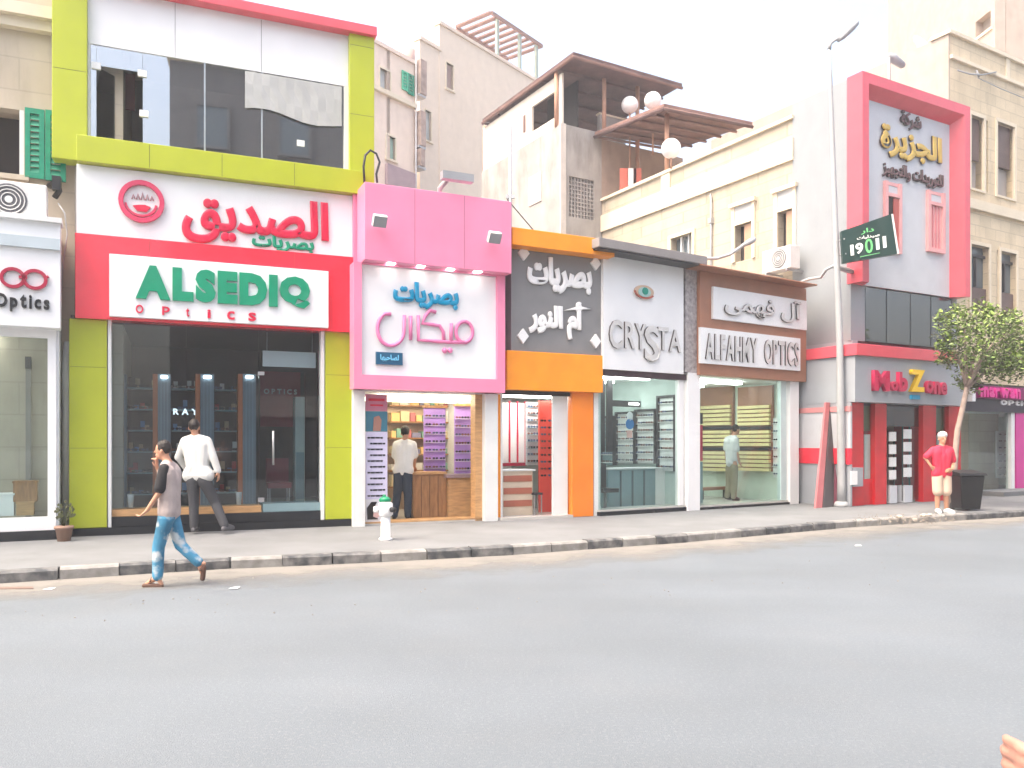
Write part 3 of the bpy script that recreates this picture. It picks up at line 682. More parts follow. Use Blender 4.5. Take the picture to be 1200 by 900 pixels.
mb.tube(zq([(447, 345), (447, 545), (600, 555), (720, 562), (840, 565)]), r)
mb.tube(zq([(715, 410), (712, 560)]), r)
mb.tube(zq(arc(820, 480, 68, 85, 90, 450, 20)), r)
for q in ((660, 630), (705, 630)): mb.ball(zq([q])[0], .05, 8, 6)
T.part('lettering', mb, pinktxt)
T = Thing('name_plate', 'small dark blue name plate at lower left of the pink framed sign', 'sign', F, Q(440, 420))
pa, pb = Q(440, 427), Q(471, 414); T.box('plate', navy, pa[0], pb[0], y2-.05, y2-.002, pa[2], pb[2]); 
arabic(T, 'لصاحبها', mat('light_blue_letter', (.15, .5, .75), .4), pa[0]+.07, pb[0]-.07, pa[2]+.05, pb[2]-.04, y2-.05, .012, .03)
def floodlight(F, px, py, y, label, arm=True):
    x, zz = F.s_(px, y), F.z_(px, py, y); T = Thing('floodlight', label, 'floodlight', F, (x, y, zz), 'floodlights on the pink shop')
    mb = MB(); 
    c, s2 = math.cos(.6), math.sin(.6)
    vs = []
    for X in (-.11, .11):
        for a, b in ((-.05, -.09), (.05, -.09), (.05, .09), (-.05, .09)): vs.append((x+X, y-.2+a*c-b*s2, zz+a*s2+b*c))
    mb.add(vs, [(0, 1, 2, 3), (7, 6, 5, 4), (0, 4, 5, 1), (1, 5, 6, 2), (2, 6, 7, 3), (3, 7, 4, 0)]); T.part('lamp_housing', mb, acw)
    mb = MB(); mb.add([(v[0]*1, v[1]-.012, v[2]-.01) for v in (vs[0], vs[4], vs[7], vs[3])], [(0, 1, 2, 3)]); T.part('lens', mb, lampg)
    T.part('bracket', MB().tube([(x, y, zz), (x, y-.2, zz)], .018), metal)
floodlight(F, 441, 262, -.42, 'small white floodlight on the left of the pink box')
floodlight(F, 574, 281, -.42, 'small white floodlight on the right of the pink box')
T = Thing('roof_lamp', 'long grey floodlight on a bent arm on the pink box roof', 'lamp', F, (s(514), -.1, zt))
T.part('arm', MB().tube([(s(512), -.1, zt), (s(512), -.15, zt+.15), (s(520), -.35, zt+.32)], .045), polew)
T.part('lamp_head', MB().box(s(517, -.4), s(553, -.4), -.5, -.35, z(530, 212, -.4), z(530, 203, -.4)), lampg)
T = Thing('hook_pipe', 'dark looped pipe rising at the left end of the pink roof', 'pipe', F, (s(430), 0, zt))
pp = [(427, 214), (426, 195), (428, 182), (434, 176), (441, 180), (445, 190), (441, 204), (442, 214)]
T.part('pipe', MB().tube([(s(a), 0, z(a, b)) for a, b in pp], .02), darkm)
# interior of pink shop
def poster(F, x0, x1, z0, z1, y, label, base, n, rows, cols):
    T = Thing('eyewear_display', label, 'display panel', F, (x0, y, z0)); T.box('panel', base, x0, x1, y, y+.03, z0, z1)
    return T
T = Thing('sunglasses_poster', 'tall pale poster printed with rows of sunglasses left in pink shop doorway', 'poster', F, (s(440), .16, PAVE+.03))
a, b = s(428.5, .16), s(454, .16)
T.box('poster_board', lilac, a, b, .16, .19, z(441, 585, .16), z(441, 506, .16))
T.box('photo_top', mat('poster_teal', (.05, .2, .28), .4), a, b, .16, .19, z(441, 506, .16)+.003, z(441, 482, .16))
T.box('header', mat('poster_pink', (.55, .2, .3), .4), a, b, .16, .19, z(441, 482, .16)+.003, z(441, 462, .16))
T.part('printed_head', MB().prism([(s(437, .16), z(441, 505, .16)), (s(446, .16), z(441, 505, .16)), (s(447, .16), z(441, 492, .16)), (s(444, .16), z(441, 487, .16)), (s(438, .16), z(441, 489, .16))], .150, .159), skin2)
T.part('printed_text', MB().box(a+.05, b-.05, .152, .159, z(441, 470, .16), z(441, 467, .16)).box(a+.08, b-.08, .152, .159, z(441, 476, .16), z(441, 474, .16)), redtxt)
mb = MB()
for q in range(11):
    for r in range(3):
        x = a+.08+(b-a-.16)*((r+(.5 if q % 2 else 0))/2.6); zz = z(441, 513+q*6.8, .16)
        if x < b-.05: mb.box(x-.045, x-.006, .152, .159, zz-.014, zz+.014).box(x+.006, x+.045, .152, .159, zz-.014, zz+.014).box(x-.05, x+.05, .152, .159, zz+.005, zz+.012)
T.part('printed_glasses', mb, lensm, kind='stuff')
T.box('lower_photo', mat('poster_white', (.75, .74, .76), .4), a, b, .16, .19, PAVE+.06, z(441, 585, .16)-.003)
T.part('printed_hair', MB().prism([(a+.03, PAVE+.1), (a+.22, PAVE+.1), (a+.12, PAVE+.25), (a+.2, z(441, 588, .16)), (a+.1, z(441, 588, .16)), (a+.02, PAVE+.3)], .150, .159), hairm)
T.part('printed_face', MB().prism([(a+.13, PAVE+.15), (a+.2, PAVE+.12), (a+.27, PAVE+.18), (a+.28, PAVE+.32), (a+.15, PAVE+.33)], .149, .1595), mat('printed_skin', (.7, .45, .4), .5))
T.part('printed_lenses', MB().box(a+.14, a+.2, .143, .1485, PAVE+.24, PAVE+.29).box(a+.215, a+.275, .143, .1485, PAVE+.24, PAVE+.29), lensm)
for k, (pa, pb, ya, yb_, y, lb) in enumerate([(497, 522, 553, 478, 1.6, 'purple panel of sunglasses left of the wooden jamb, deeper in pink shop'), (533, 553, 555, 476, 1.0, 'narrower purple panel of sunglasses nearest the wooden jamb')]):
    T = Thing('eyewear_display', lb, 'display panel', F, (s(pa, y), y, z(pa, ya, y)), 'purple sunglasses panels'); a, b = s(pa, y), s(pb, y)
    T.box('panel', purple, a, b, y, y+.04, z(pa, ya, y), z(pa, yb_, y)); T.box('top_shelf', wood2, a-.02, b+.02, y-.08, y+.04, z(pa, yb_, y), z(pa, yb_-3, y))
    for q in range(7):
        zz = z(pa, ya-6-q*10, y)
        T.box('shelf', lilac, a, b, y-.05, y-.001, zz-.035, zz-.025)
        for r in range(3): specs(F, a+(b-a)*(r+.5)/3, y-.03, zz, ['left purple panel', 'right purple panel'][k], 'sunglasses on purple panels', .9, r, q)
T = Thing('counter', 'light brown wooden counter filling the pink shop front right of the customer', 'counter', F, (s(520, .8), .8, PAVE))
a, b, c = s(484, .8), s(523, .8), s(552, .8)
T.box('body', wood2, a, b, .8, 1.2, PAVE+.03, z(500, 556, .8)); T.box('body', wood, b+.01, c, .7, 1.2, PAVE+.03, z(530, 560, .7))
T.box('counter_top', mat('counter_top', (.28, .2, .22), .3), s(522, .7), c+.03, .64, 1.25, z(530, 560, .7)+.002, z(530, 556, .7))
T.box('counter_top', wood, a-.02, b, .76, 1.25, z(500, 556, .8)+.002, z(500, 553, .8))
for q in range(1, 4): T.box('seam', mat('seam_dark', (.12, .06, .03), .6), a+(b-a)*q/4-.005, a+(b-a)*q/4+.005, .795, .8, PAVE+.05, z(500, 558, .8))
T.part('drawer_front', MB().box(b+.05, c-.05, .69, .7, PAVE+.45, PAVE+.75), wood)
T = Thing('wall_shelves', 'cluttered shelves with boxes and warm lights at back of pink shop', 'shelves', F, (s(490, 2.6), 2.6, PAVE)); 
a, b = s(457, 2.6), s(556, 2.6)
T.box('back_board', mat('warm_board', (.55, .42, .30), .6), a, b, 2.95, 3.0, PAVE+.03, zop-.05)
cols = [(.6, .5, .3), (.2, .4, .3), (.5, .15, .15), (.7, .68, .6), (.2, .2, .3), (.75, .5, .2)]
for q in range(7):
    zz = PAVE+.5+q*.34; T.box('shelf', wood2, a, b, 2.6, 2.95, zz, zz+.025); x = a+.05
    while x < b-.2:
        w2 = random.uniform(.08, .25); ci = random.randrange(6); bx = T.box('carton', mat('carton_%s' % 'abcdef'[ci], cols[ci], .6), x, x+w2-.02, 2.65, 2.9, zz+.03, zz+random.uniform(.12, .28)); x += w2
# hydrant
def hydrant():
    d = 1349/(632-HOR)-.1; X, Y = gp(452, d); T = Thing('hydrant', 'short white painted hydrant with green cap on the pavement', 'hydrant', None, (X, Y, PAVE)); mm = 1/F_PX*d
    zz = lambda py: (HOR-py)*mm+CAM_H
    T.part('stem', MB().tube([(X, Y, PAVE), (X, Y, PAVE+.03), (X, Y, PAVE+.04), (X, Y, zz(605))], [.10, .10, .07, .07], 14), white)
    T.part('head', MB().tube([(X, Y, zz(605)), (X, Y, zz(603)), (X, Y, zz(590)), (X, Y, zz(588))], [.08, .105, .105, .07], 14), white)
    T.part('outlet', MB().tube([(X-.1, Y-.03, zz(597)), (X-.17, Y-.05, zz(597))], .045, 10), white)
    T.part('outlet', MB().tube([(X+.09, Y-.05, zz(597)), (X+.15, Y-.09, zz(597))], .04, 10), blk)
    T.part('cap', MB().ball((X-.01, Y, zz(586)), .075, 12, 8, (1.2, 1, .75)).tube([(X-.02, Y, zz(583)), (X-.02, Y, zz(579.5))], .025), mat('hydrant_green', (.0, .2, .09), .4))
hydrant()

# ================================================================== ORANGE SHOP
F = FO; s = F.s_; z = F.z_
zop = z(650, 459)
T = Thing('shop_building', 'narrow shop with orange cladding and orange pillar right of the pink shop', 'shop', F, (0, 0, PAVE))
shell(T, s(583, .12), s(704), z(660, 290), zop, 3.2, greyb, roomw, floorw, 0, 0, fy=.12)
T.box('pillar', orange2, s(669), s(694), -.05, .12, PAVE, zop, bevel=.01)
T.box('pillar_trim', trim, s(695), s(702), -.03, .12, PAVE, zop)
T.box('door_panel', trim, s(650), s(667), .06, .12, PAVE, z(655, 462))
T.box('head_rail', darkm, s(590), s(668), .0, .12, zop-.08, zop)
T.box('jamb', orange, s(583.5), s(588), .05, .12, PAVE, zop-.08)
T.box('ceiling_light', lamp_on, .3, 1.6, .8, 1.0, zop-.07, zop-.005)
T.box('step', floorw, s(584), s(668), -.12, .115, PAVE, PAVE+.05)
y = -.12
T = Thing('shop_sign', 'grey sign with white Arabic words and four white diamonds, orange band below', 'sign', F, (s(600), y, zop))
zc = z(655, 414, y); ztp = z(655, 288, y)
T.box('sign_board', greyb, s(599, y), s(706, y), y, .1, zc, z(655, 293, -.42)-.002)
T.box('lower_band', orange, s(593.5, y-.03), s(706, y-.03), y-.05, .1, zop+.0, zc-.002, bevel=.01)
arabic(T, 'بصريات', white, s(617, y), s(693, y), z(655, 345, y), z(655, 303, y), y, .05, .07)
arabic(T, 'أم النور', white, s(619, y), s(692, y), z(655, 398, y), z(655, 352, y), y, .05, .07)
for px, py in ((613, 297), (697, 309), (612, 394), (697, 400)):
    x, zz = s(px, y), z(px, py, y); T.part('diamond', MB().prism([(x-.115, zz), (x, zz-.14), (x+.115, zz), (x, zz+.14)], y-.05, y), white)
T = Thing('cornice', 'bright orange projecting cornice slab over the grey Arabic sign', 'cornice', F, (s(600), -.3, ztp))
T.box('cornice_slab', orange, s(604, -.35)-.1, s(718, -.35), -.42, .15, z(655, 293, -.42), z(655, 273, -.42), bevel=.01)
T.box('end_cap', darkm, s(604, -.35)-.14, s(604, -.35)-.102, -.38, .1, z(655, 290, -.4), z(655, 272, -.4)+.03)
# interior
y = .9
T = Thing('eyewear_display', 'red panel hung with eyeglasses inside the orange shop beside the white door', 'display panel', F, (s(642, y), y, PAVE))
a, b = s(632, y), s(649, y)
T.box('panel', mat('red_panel', (.72, .08, .06), .45), a, b, y, y+.05, PAVE+.03, z(640, 470, y))
for q in range(9):
    for r in range(2): specs(F, a+(b-a)*(r+.5)/2, y-.02, z(640, 557-q*8, y), 'red panel', 'eyeglasses on the red panel', 1, r, 8-q if False else q)
T = Thing('display_rack', 'white backed rack of eyeglasses left of the red panel in the orange shop', 'display rack', F, (s(622, 1.4), 1.4, PAVE))
a, b = s(617, 1.4), s(630, 1.4); T.box('panel', roomw, a, b, 1.4, 1.45, z(620, 545, 1.4), z(620, 471, 1.4))
for q in range(9):
    T.box('shelf', teal, a, b, 1.34, 1.4, z(620, 540-q*8, 1.4)-.03, z(620, 540-q*8, 1.4)-.02)
    for r in range(2): specs(F, a+(b-a)*(r+.5)/2, 1.36, z(620, 540-q*8, 1.4), 'orange shop white rack', 'eyeglasses on the white rack', 1, r, q)
T = Thing('wall_panel', 'white wall panels with thin red uprights left inside the orange shop', 'panelling', F, (s(600, 1.5), 1.5, PAVE))
for a, b in ((588, 596), (598, 606), (607, 615)): T.box('panel', white, s(a, 1.5), s(b, 1.5), 1.5, 1.54, z(600, 542, 1.5), z(600, 472, 1.5))
for a in (597, 606.3, 615.5): T.box('upright', redtxt, s(a, 1.5)-.015, s(a, 1.5)+.015, 1.48, 1.53, z(600, 542, 1.5), z(600, 470, 1.5))
T.box('rail', wine, s(588, 1.5), s(616, 1.5), 1.46, 1.53, z(600, 546, 1.5), z(600, 542.5, 1.5))
T = Thing('counter', 'low counter with brown and cream stripes inside the orange shop', 'counter', F, (s(605, .5), .5, PAVE))
a, b = s(589, .5), s(624, .5); z0 = PAVE+.03; zt = z(605, 552, .5)
T.box('body', mat('stripe_cream', (.66, .55, .42), .5), a, b, .5, .9, z0, zt)
for q in (.2, .48, .76): T.box('stripe', mat('stripe_brown', (.42, .13, .08), .5), a+.02, b-.02, .485, .5, z0+(zt-z0)*q, z0+(zt-z0)*(q+.14))
T.box('counter_top', roomw, a-.02, b+.05, .46, .92, zt, zt+.03)
T = Thing('stool', 'dark metal stool at the end of the striped counter', 'stool', F, (s(629, .5), .5, PAVE)); x = s(628, .5)
T.box('seat', darkm, x-.1, x+.1, .4, .6, PAVE+.42, PAVE+.46)
for q in (-.09, .07):
    for r in (.41, .57): T.box('leg', metal, x+q, x+q+.02, r, r+.02, PAVE+.03, PAVE+.42)

# ================================================================== CRYSTA SHOP
F = FC; s = F.s_; z = F.z_
zop = z(755, 436)
T = Thing('shop_building', 'glass fronted shop with plain white signboard and patterned grey column', 'shop', F, (0, 0, PAVE))
shell(T, s(704), s(818), z(755, 305), zop, 3.4, roughw, roomg, floorw, 0, 0, fy=.12)
T.box('column', mat('patterned_grey', (.34, .31, .31), .5, var=.35, scale=14), s(800), s(820), -.08, .12, z(810, 437), z(810, 316))
T.box('column', white, s(803), s(817), -.08, .12, PAVE, z(810, 437)-.003)
T.box('side_jamb', white, s(796), s(801), .0, .12, PAVE+.12, zop)
T.box('plinth', dark, s(702), s(803), -.04, .12, PAVE, z(755, 597))
T.box('sill', floorw, s(702), s(803), -.02, .5, z(755, 597)+.002, z(755, 595))
T.box('head_rail', mat('dark_wine', (.06, .03, .04), .4), s(706), s(803), -.04, .12, zop-.12, zop)
T.box('glass_pane', glass, s(703), s(748), .04, .052, z(755, 595), zop-.12)
T.box('glass_pane', glass, s(748)+.008, s(784), .04, .052, z(755, 595), zop-.12)
T.box('glass_pane', glass, s(784)+.008, s(796), .04, .052, z(755, 595), zop-.12)
T.box('ceiling_light', lamp_on, .4, 2.0, .8, 1.0, zop-.07, zop-.005)
T.box('ceiling_light', lamp_on, .4, 2.0, 2.0, 2.2, zop-.07, zop-.005)
y = -.1
T = Thing('shop_sign', 'white CRYSTA signboard with small coloured eye emblem under grey cornice', 'sign', F, (s(706), y, zop))
ztp = z(755, 305, y)
T.box('sign_board', board, s(707, y), s(801, y), y, .1, zop, ztp)
xx = [(713, 728, 375, 406), (731, 743, 378, 406), (743, 756, 380, 407), (754, 771, 382, 421), (770, 782, 384, 408), (783, 797, 387, 410)]
for ch, (a, b, c, d) in zip('CRYSTA', xx): latin(T, ch, steel, s(a, y), s(b, y), z(a, d+2, y), z(a, c-1, y), y, .04, off=.02)
mb = MB(); pts = [(768, 404), (772, 412), (769, 421), (762, 423), (757, 418)]
mb.tube([(s(a, y), y-.04, z(a, b, y)) for a, b in pts], .018, 6); T.part('flourish', mb, steel)
cx, cz = s(754, y), z(754, 342, y)
e1 = T.part('eye_emblem', MB().prism([(cx+.26*math.cos(a), cz+.13*math.sin(a)*(1 if math.sin(a) > 0 else 1)) for a in [2*math.pi*k/20 for k in range(20)]], y-.03, y), mat('emblem_tan', (.60, .42, .30), .4))
T.part('iris', MB().prism([(cx+.17*math.cos(a), cz-.01+.1*math.sin(a)) for a in [2*math.pi*k/16 for k in range(16)]], y-.04, y-.03), mat('emblem_teal', (.35, .55, .52), .4), e1)
T.part('pupil', MB().prism([(cx+.01+.08*math.cos(a), cz+.01+.075*math.sin(a)) for a in [2*math.pi*k/10 for k in range(10)]], y-.05, y-.04), mat('emblem_green', (.0, .25, .18), .4), e1)
mb = MB(); ring(mb, cx, cz, .28, .15, .035, y-.05, y-.03, 14, math.radians(180), math.radians(330)); T.part('lower_lid', mb, mat('emblem_rust', (.35, .08, .05), .4), e1)
T = Thing('cornice', 'flat grey cornice projecting over the white CRYSTA signboard', 'cornice', F, (s(706), -.3, ztp))
T.box('cornice_slab', corn, s(719, -.5)-.35, s(829, -.5)+.0, -.5, .15, ztp+.003, z(765, 289, -.5), bevel=.01)
T.box('cornice_lip', darkm, s(719, -.5)-.32, s(829, -.5)-.03, -.46, -.1, ztp-.03, ztp)
# interior
def rack(F, pa, pb, y, pt, pbm, rows, cols, label, glabel, ggroup, back=roomw, sc=1.0, dark_frame=True):
    a, b = F.s_(pa, y), F.s_(pb, y); pm = (pa+pb)/2; z0, z1 = F.z_(pm, pbm, y), F.z_(pm, pt, y)
    T = Thing('display_rack', label, 'display rack', F, (a, y, z0)); T.box('back_panel', back, a, b, y, y+.04, z0, z1)
    if dark_frame: T.part('rack_frame', MB().box(a-.05, a, y-.06, y+.04, z0, z1+.05).box(b, b+.05, y-.06, y+.04, z0, z1+.05).box(a, b, y-.06, y+.04, z1, z1+.05), darkm)
    for q in range(rows):
        zz = z0+(z1-z0)*(q+.5)/rows; T.box('shelf', trim, a, b, y-.05, y-.001, zz-.04, zz-.028)
        for r in range(cols): specs(F, a+(b-a)*(r+.5)/cols, y-.03, zz, glabel, ggroup, sc, r, q)
    return T
FCs = Frame(F.w(s(818)-.12, 3.25), F.w(s(818)-.12, .1))
rack(FCs, 747, 768, -.05, 482, 543, 7, 7, 'wide white rack of eyeglasses in middle of the CRYSTA shop', 'wide CRYSTA rack', 'eyeglasses on wide CRYSTA rack')
rack(FCs, 773, 791, -.05, 466, 552, 8, 4, 'tall narrow eyeglasses rack at right inside the CRYSTA shop', 'narrow CRYSTA rack', 'eyeglasses on narrow CRYSTA rack')
rack(FCs, 724, 744, -.05, 485, 543, 7, 4, 'square white rack of eyeglasses on the back wall of the CRYSTA shop', 'back wall CRYSTA rack', 'eyeglasses on back wall CRYSTA rack')
rack(FCs, 706, 720, -.05, 490, 545, 6, 3, 'dark backed eyeglasses rack at left inside the CRYSTA shop', 'left CRYSTA rack', 'eyeglasses on left CRYSTA rack', back=teal)
T = Thing('counter', 'blue grey ribbed counter with white end inside the CRYSTA shop', 'counter', F, (s(745, .9), .9, PAVE))
a, b, c = s(713, .9), s(768, .9), s(783, .9); zt = z(740, 550, .9)
T.box('body', teal, a, b, .9, 1.3, PAVE+.05, zt); T.box('end_panel', white, b+.003, c, .9, 1.3, PAVE+.05, zt)
for q in range(1, 4): T.box('rib', mat('rib_dark', (.08, .12, .14), .4), a+(b-a)*q/4-.02, a+(b-a)*q/4+.02, .885, .9, PAVE+.07, zt-.03)
T.box('counter_top', roomw, a-.03, c+.03, .87, 1.33, zt, zt+.03)
T = Thing('display_rail', 'long dark rail with lit label over the racks in the CRYSTA shop', 'rail', F, (s(745, 1.7), 1.7, z(745, 475, 1.7)))
T.box('rail', darkm, s(718, 1.7), s(752, 1.7), 1.7, 1.76, z(745, 477, 1.7), z(745, 470, 1.7)); T.box('lit_label', lamp_on, s(737, 1.7), s(748, 1.7), 1.68, 1.7, z(748, 474.5, 1.7), z(748, 472.5, 1.7))
x0 = s(736, .12); zz = z(736, 497, .12)
T = Thing('window_sticker', 'round blue and white sticker with pale pink tag inside the CRYSTA window', 'sticker', F, (x0, .08, zz))
T.part('disc', MB().prism([(x0+.11*math.cos(a), zz+.11*math.sin(a)) for a in [2*math.pi*k/14 for k in range(14)]], .06, .07), mat('sticker_blue', (.02, .2, .5), .4))
T.part('disc', MB().prism([(x0+.08*math.cos(a), zz+.16+.09*math.sin(a)) for a in [2*math.pi*k/14 for k in range(14)]], .06, .07), white)
T.box('tag', mat('tag_pink', (.75, .45, .4), .5), x0-.08, x0+.06, .06, .07, zz-.28, zz-.13)
T = Thing('office_chair', 'dark office chair at the far left inside the CRYSTA shop', 'chair', F, (s(708, .5), .5, PAVE)); x = s(709, .6)
T.box('seat', blk, x-.2, x+.2, .4, .8, PAVE+.42, PAVE+.5); T.box('backrest', blk, x-.18, x+.18, .78, .84, PAVE+.5, PAVE+1.0)
T.part('base', MB().tube([(x, .6, PAVE+.1), (x, .6, PAVE+.42)], .03).tube([(x-.25, .6, PAVE+.07), (x+.25, .6, PAVE+.07)], .02).tube([(x, .4, PAVE+.07), (x, .85, PAVE+.07)], .02), metal)
T = Thing('dark_curtain', 'pair of dark hanging drapes at left inside the CRYSTA shop', 'curtain', F, (s(712, 1.1), 1.1, PAVE+1))
for a, b in ((703, 709), (712, 718)): T.box('drape', darkm, s(a, 1.1), s(b, 1.1), 1.1, 1.16, z(710, 530, 1.1), z(710, 445, 1.1))

# ================================================================== ALFAHMY SHOP
F = FF; s = F.s_; z = F.z_
zop = z(880, 443)
T = Thing('shop_building', 'glass fronted shop framed in brown cladding at the right end of the row', 'shop', F, (0, 0, PAVE))
shell(T, s(820), s(938), z(880, 325), zop, 3.6, roughw, mat('room_pale_green', (.62, .70, .62), .6), floorw, 0, 0, fy=.12)
T.box('column', white, s(924), s(934), -.05, .12, PAVE, zop)
T.box('jamb', mat('pale_aqua', (.55, .66, .66), .4), s(916), s(922), .02, .12, PAVE+.1, zop)
T.box('plinth', dark, s(817), s(936), -.04, .12, PAVE, PAVE+.05)
T.box('sill', floorw, s(818), s(923), -.02, .5, PAVE+.052, PAVE+.09)
T.box('glass_pane', glass, s(819), s(861), .04, .052, PAVE+.09, zop)
T.box('glass_pane', glass, s(861)+.008, s(916), .04, .052, PAVE+.09, zop)
T.box('ceiling_light', lamp_on, .4, 2.3, .8, 1.0, zop-.07, zop-.005)
T.box('ceiling_light', lamp_on, .4, 2.3, 2.0, 2.2, zop-.07, zop-.005)
y = -.14
ztp = z(885, 328, y)
T = Thing('shop_sign', 'brown framed double sign with Arabic above and ALFAHMY OPTICS below', 'sign', F, (s(820), y, zop))
T.box('backing_frame', brown, s(820, y), s(945, y), y, .1, zop-.02, ztp, bevel=.008)
y2 = -.2
b0, b1, c0, c1 = z(880, 382, y2), z(880, 342, y2), z(880, 430, y2), z(880, 387+3, y2)
T.box('sign_board', board, s(836, y2), s(945.5, y2), y2, y-.001, z(890, 380, y2), z(890, 344, y2)); T.box('sign_board', board, s(821, y2), s(938, y2), y2, y-.001, c0, c1)
arabic(T, 'آل فهمى', steel, s(848, y2), s(938, y2), z(890, 374, y2), z(890, 347, y2), y2, .05, .025)
latin(T, 'ALFAHMY OPTICS', steel, s(826, y2), s(935, y2), z(880, 425, y2), z(880, 396, y2), y2, .035, gap=.1, off=.02)
T = Thing('cornice', 'brown projecting cornice over the double sign of the last shop', 'cornice', F, (s(820), -.3, ztp))
T.box('cornice_slab', brown, s(828, -.45)-.2, s(956, -.45), -.5, .15, ztp+.003, z(890, 321, -.5), bevel=.01)
yl = mat('cream_panel', (.74, .70, .60), .5)
FFs = Frame(F.w(s(938)-.12, 3.45), F.w(s(938)-.12, .1))
for k, (pa, pb, lb) in enumerate([(821, 857, 'left bank of pale yellow lens trays in the last glass fronted shop'), (865, 903, 'right bank of pale yellow lens trays behind the man in grey')]):
    Fk, yk = FFs, -.1; a, b = Fk.s_(pa, yk), Fk.s_(pb, yk); z0, z1 = Fk.z_((pa+pb)/2, 552, yk), Fk.z_((pa+pb)/2, 474, yk)
    T = Thing('tray_cabinet', lb, 'cabinet', Fk, (a, yk, z0)); T.box('carcass', brown, a-.03, b+.03, yk+.02, yk+.1, z0, z1+.45)
    for q in range(16):
        if q in (5, 10): T.box('rail', darkm, a-.02, b+.02, yk-.06, yk+.02, z0+(z1-z0)*q/16, z0+(z1-z0)*(q+.7)/16); continue
        zz = z0+(z1-z0)*q/16; T.box('tray', yellow, a+.01, b-.01, yk-.05, yk+.02, zz, zz+(z1-z0)/16*.72)
rack(FFs, 906, 914, -.05, 490, 560, 7, 1, 'narrow strip of dark eyeglasses beside the right jamb of the last shop', 'ALFAHMY side strip', 'eyeglasses on the narrow strip', back=roomw, dark_frame=False)
T = Thing('low_bench', 'dark low bench on the floor at the back of the last glass fronted shop', 'bench', F, (s(860, 2), 2, PAVE)); T.box('seat', brown, s(820, 1.9), s(893, 1.9), 1.9, 2.2, PAVE+.25, PAVE+.32)
for px in (823, 855, 889): T.box('leg', darkm, s(px, 1.95)-.03, s(px, 1.95)+.03, 1.93, 2.15, PAVE+.03, PAVE+.25)
T = Thing('banner_stand', 'thin red and black banner just inside the left edge of last shop glass', 'banner', F, (s(822, .5), .5, PAVE))
T.box('banner', redtxt, s(820, .5), s(823.5, .5), .5, .53, z(821, 540, .5), z(821, 498, .5)); T.box('banner_head', blk, s(820, .5), s(823.5, .5), .5, .53, z(821, 497, .5), z(821, 484, .5)); T.box('banner_foot', teal, s(820, .5), s(823.5, .5), .5, .53, PAVE+.04, z(821, 541, .5))
# sign lamps on arms above the last two shops
def arm_lamp(F, pts, label, rad=.035):
    T = Thing('sign_lamp', label, 'lamp', F, (F.s_(*[pts[0][0]]), -.2, F.z_(*pts[0])), 'white sign lamps on bent arms')
    q = [(F.s_(a, c), c, F.z_(a, b, c)) for a, b, c in pts]; T.part('arm', MB().tube(q[:-1], rad, 8), polew)
    T.part('lamp_head', MB().tube([q[-2], tuple((Vector(q[-2])*.3+Vector(q[-1])*.7)), q[-1]], [rad*1.2, rad*2, rad*1.2], 8), polew)
arm_lamp(FF, [(938, 331, 0), (948, 327, -.3), (962, 325, -.6), (968, 316, -.8), (976, 312, -1.0), (1001, 319, -1.1)], 'grey sign lamp on a stepped arm at the right end of the brown cornice')
arm_lamp(FC, [(828, 303, 0), (840, 303, 0), (856, 298, -.1), (870, 288, -.2), (885, 280, -.3)], 'white sign lamp on a bent arm above the brown cornice near the air conditioner')

# ================================================================== ALJAZIRA BUILDING
F = FJ; s = F.s_; z = F.z_
ztop = z(1009, 82, -.3); zfb = z(1069, 338, -.3); xr = s(1137, -.3); x0 = -.05
T = Thing('shop_building', 'tall narrow building with white side wall and grey panel in thick red frame', 'building', F, (0, 0, PAVE))
D = 1.75
zg1 = z(1069, 405); zg0b = z(1050, 330)
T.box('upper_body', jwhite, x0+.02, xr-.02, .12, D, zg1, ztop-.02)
T.box('ground_wall', jgrey2, x0+.02, x0+.2, .0, 4.0, PAVE, zg1-.002)
# red chamfered frame
def frame_ring(x0, x1, z0, z1, t1, t2, ya, yb_):
    mb = MB()
    R = [(x0, x1, z0, z1, yb_), (x0, x1, z0, z1, ya), (x0+t1, x1-t1, z0+t1*.0, z1-t1, ya), (x0+t1+t2, x1-t1-t2, z0, z1-t1-t2, yb_-.0)]
    return R
fx0, fx1, fz0, fz1 = x0-.02, xr, zfb, ztop
t1, t2, ya, yc = .22, .20, -.30, -.02
mb = MB()
def quadring(mb, A, B):   # three sided (left, top, right); A,B are (xl,xr,zb,zt,y)
    a = [(A[0], A[4], A[2]), (A[0], A[4], A[3]), (A[1], A[4], A[3]), (A[1], A[4], A[2])]; b = [(B[0], B[4], B[2]), (B[0], B[4], B[3]), (B[1], B[4], B[3]), (B[1], B[4], B[2])]
    mb.add(a+b, [(0, 4, 5, 1), (1, 5, 6, 2), (2, 6, 7, 3)])
O = (fx0, fx1, fz0, fz1, .12); A_ = (fx0, fx1, fz0, fz1, ya); B_ = (fx0+t1, fx1-t1, fz0, fz1-t1*1.1, ya); C_ = (fx0+t1+t2, fx1-t1-t2, fz0, fz1-t1*1.1-t2, yc)
quadring(mb, O, A_); quadring(mb, A_, B_); quadring(mb, B_, C_)
for X0, X1, X2 in ((fx0, fx0+t1, fx0+t1+t2), (fx1, fx1-t1, fx1-t1-t2)): mb.add([(X0, .12, fz0), (X0, ya, fz0), (X1, ya, fz0), (X2, yc, fz0), (X2, .12, fz0)], [(0, 1, 2, 3, 4)])
T.part('red_frame', mb, jred)
px0, px1, pz1 = C_[0], C_[1], C_[3]
T.box('front_panel', jgrey, px0-.02, px1+.02, yc-.0, .11, zfb, pz1+.02)
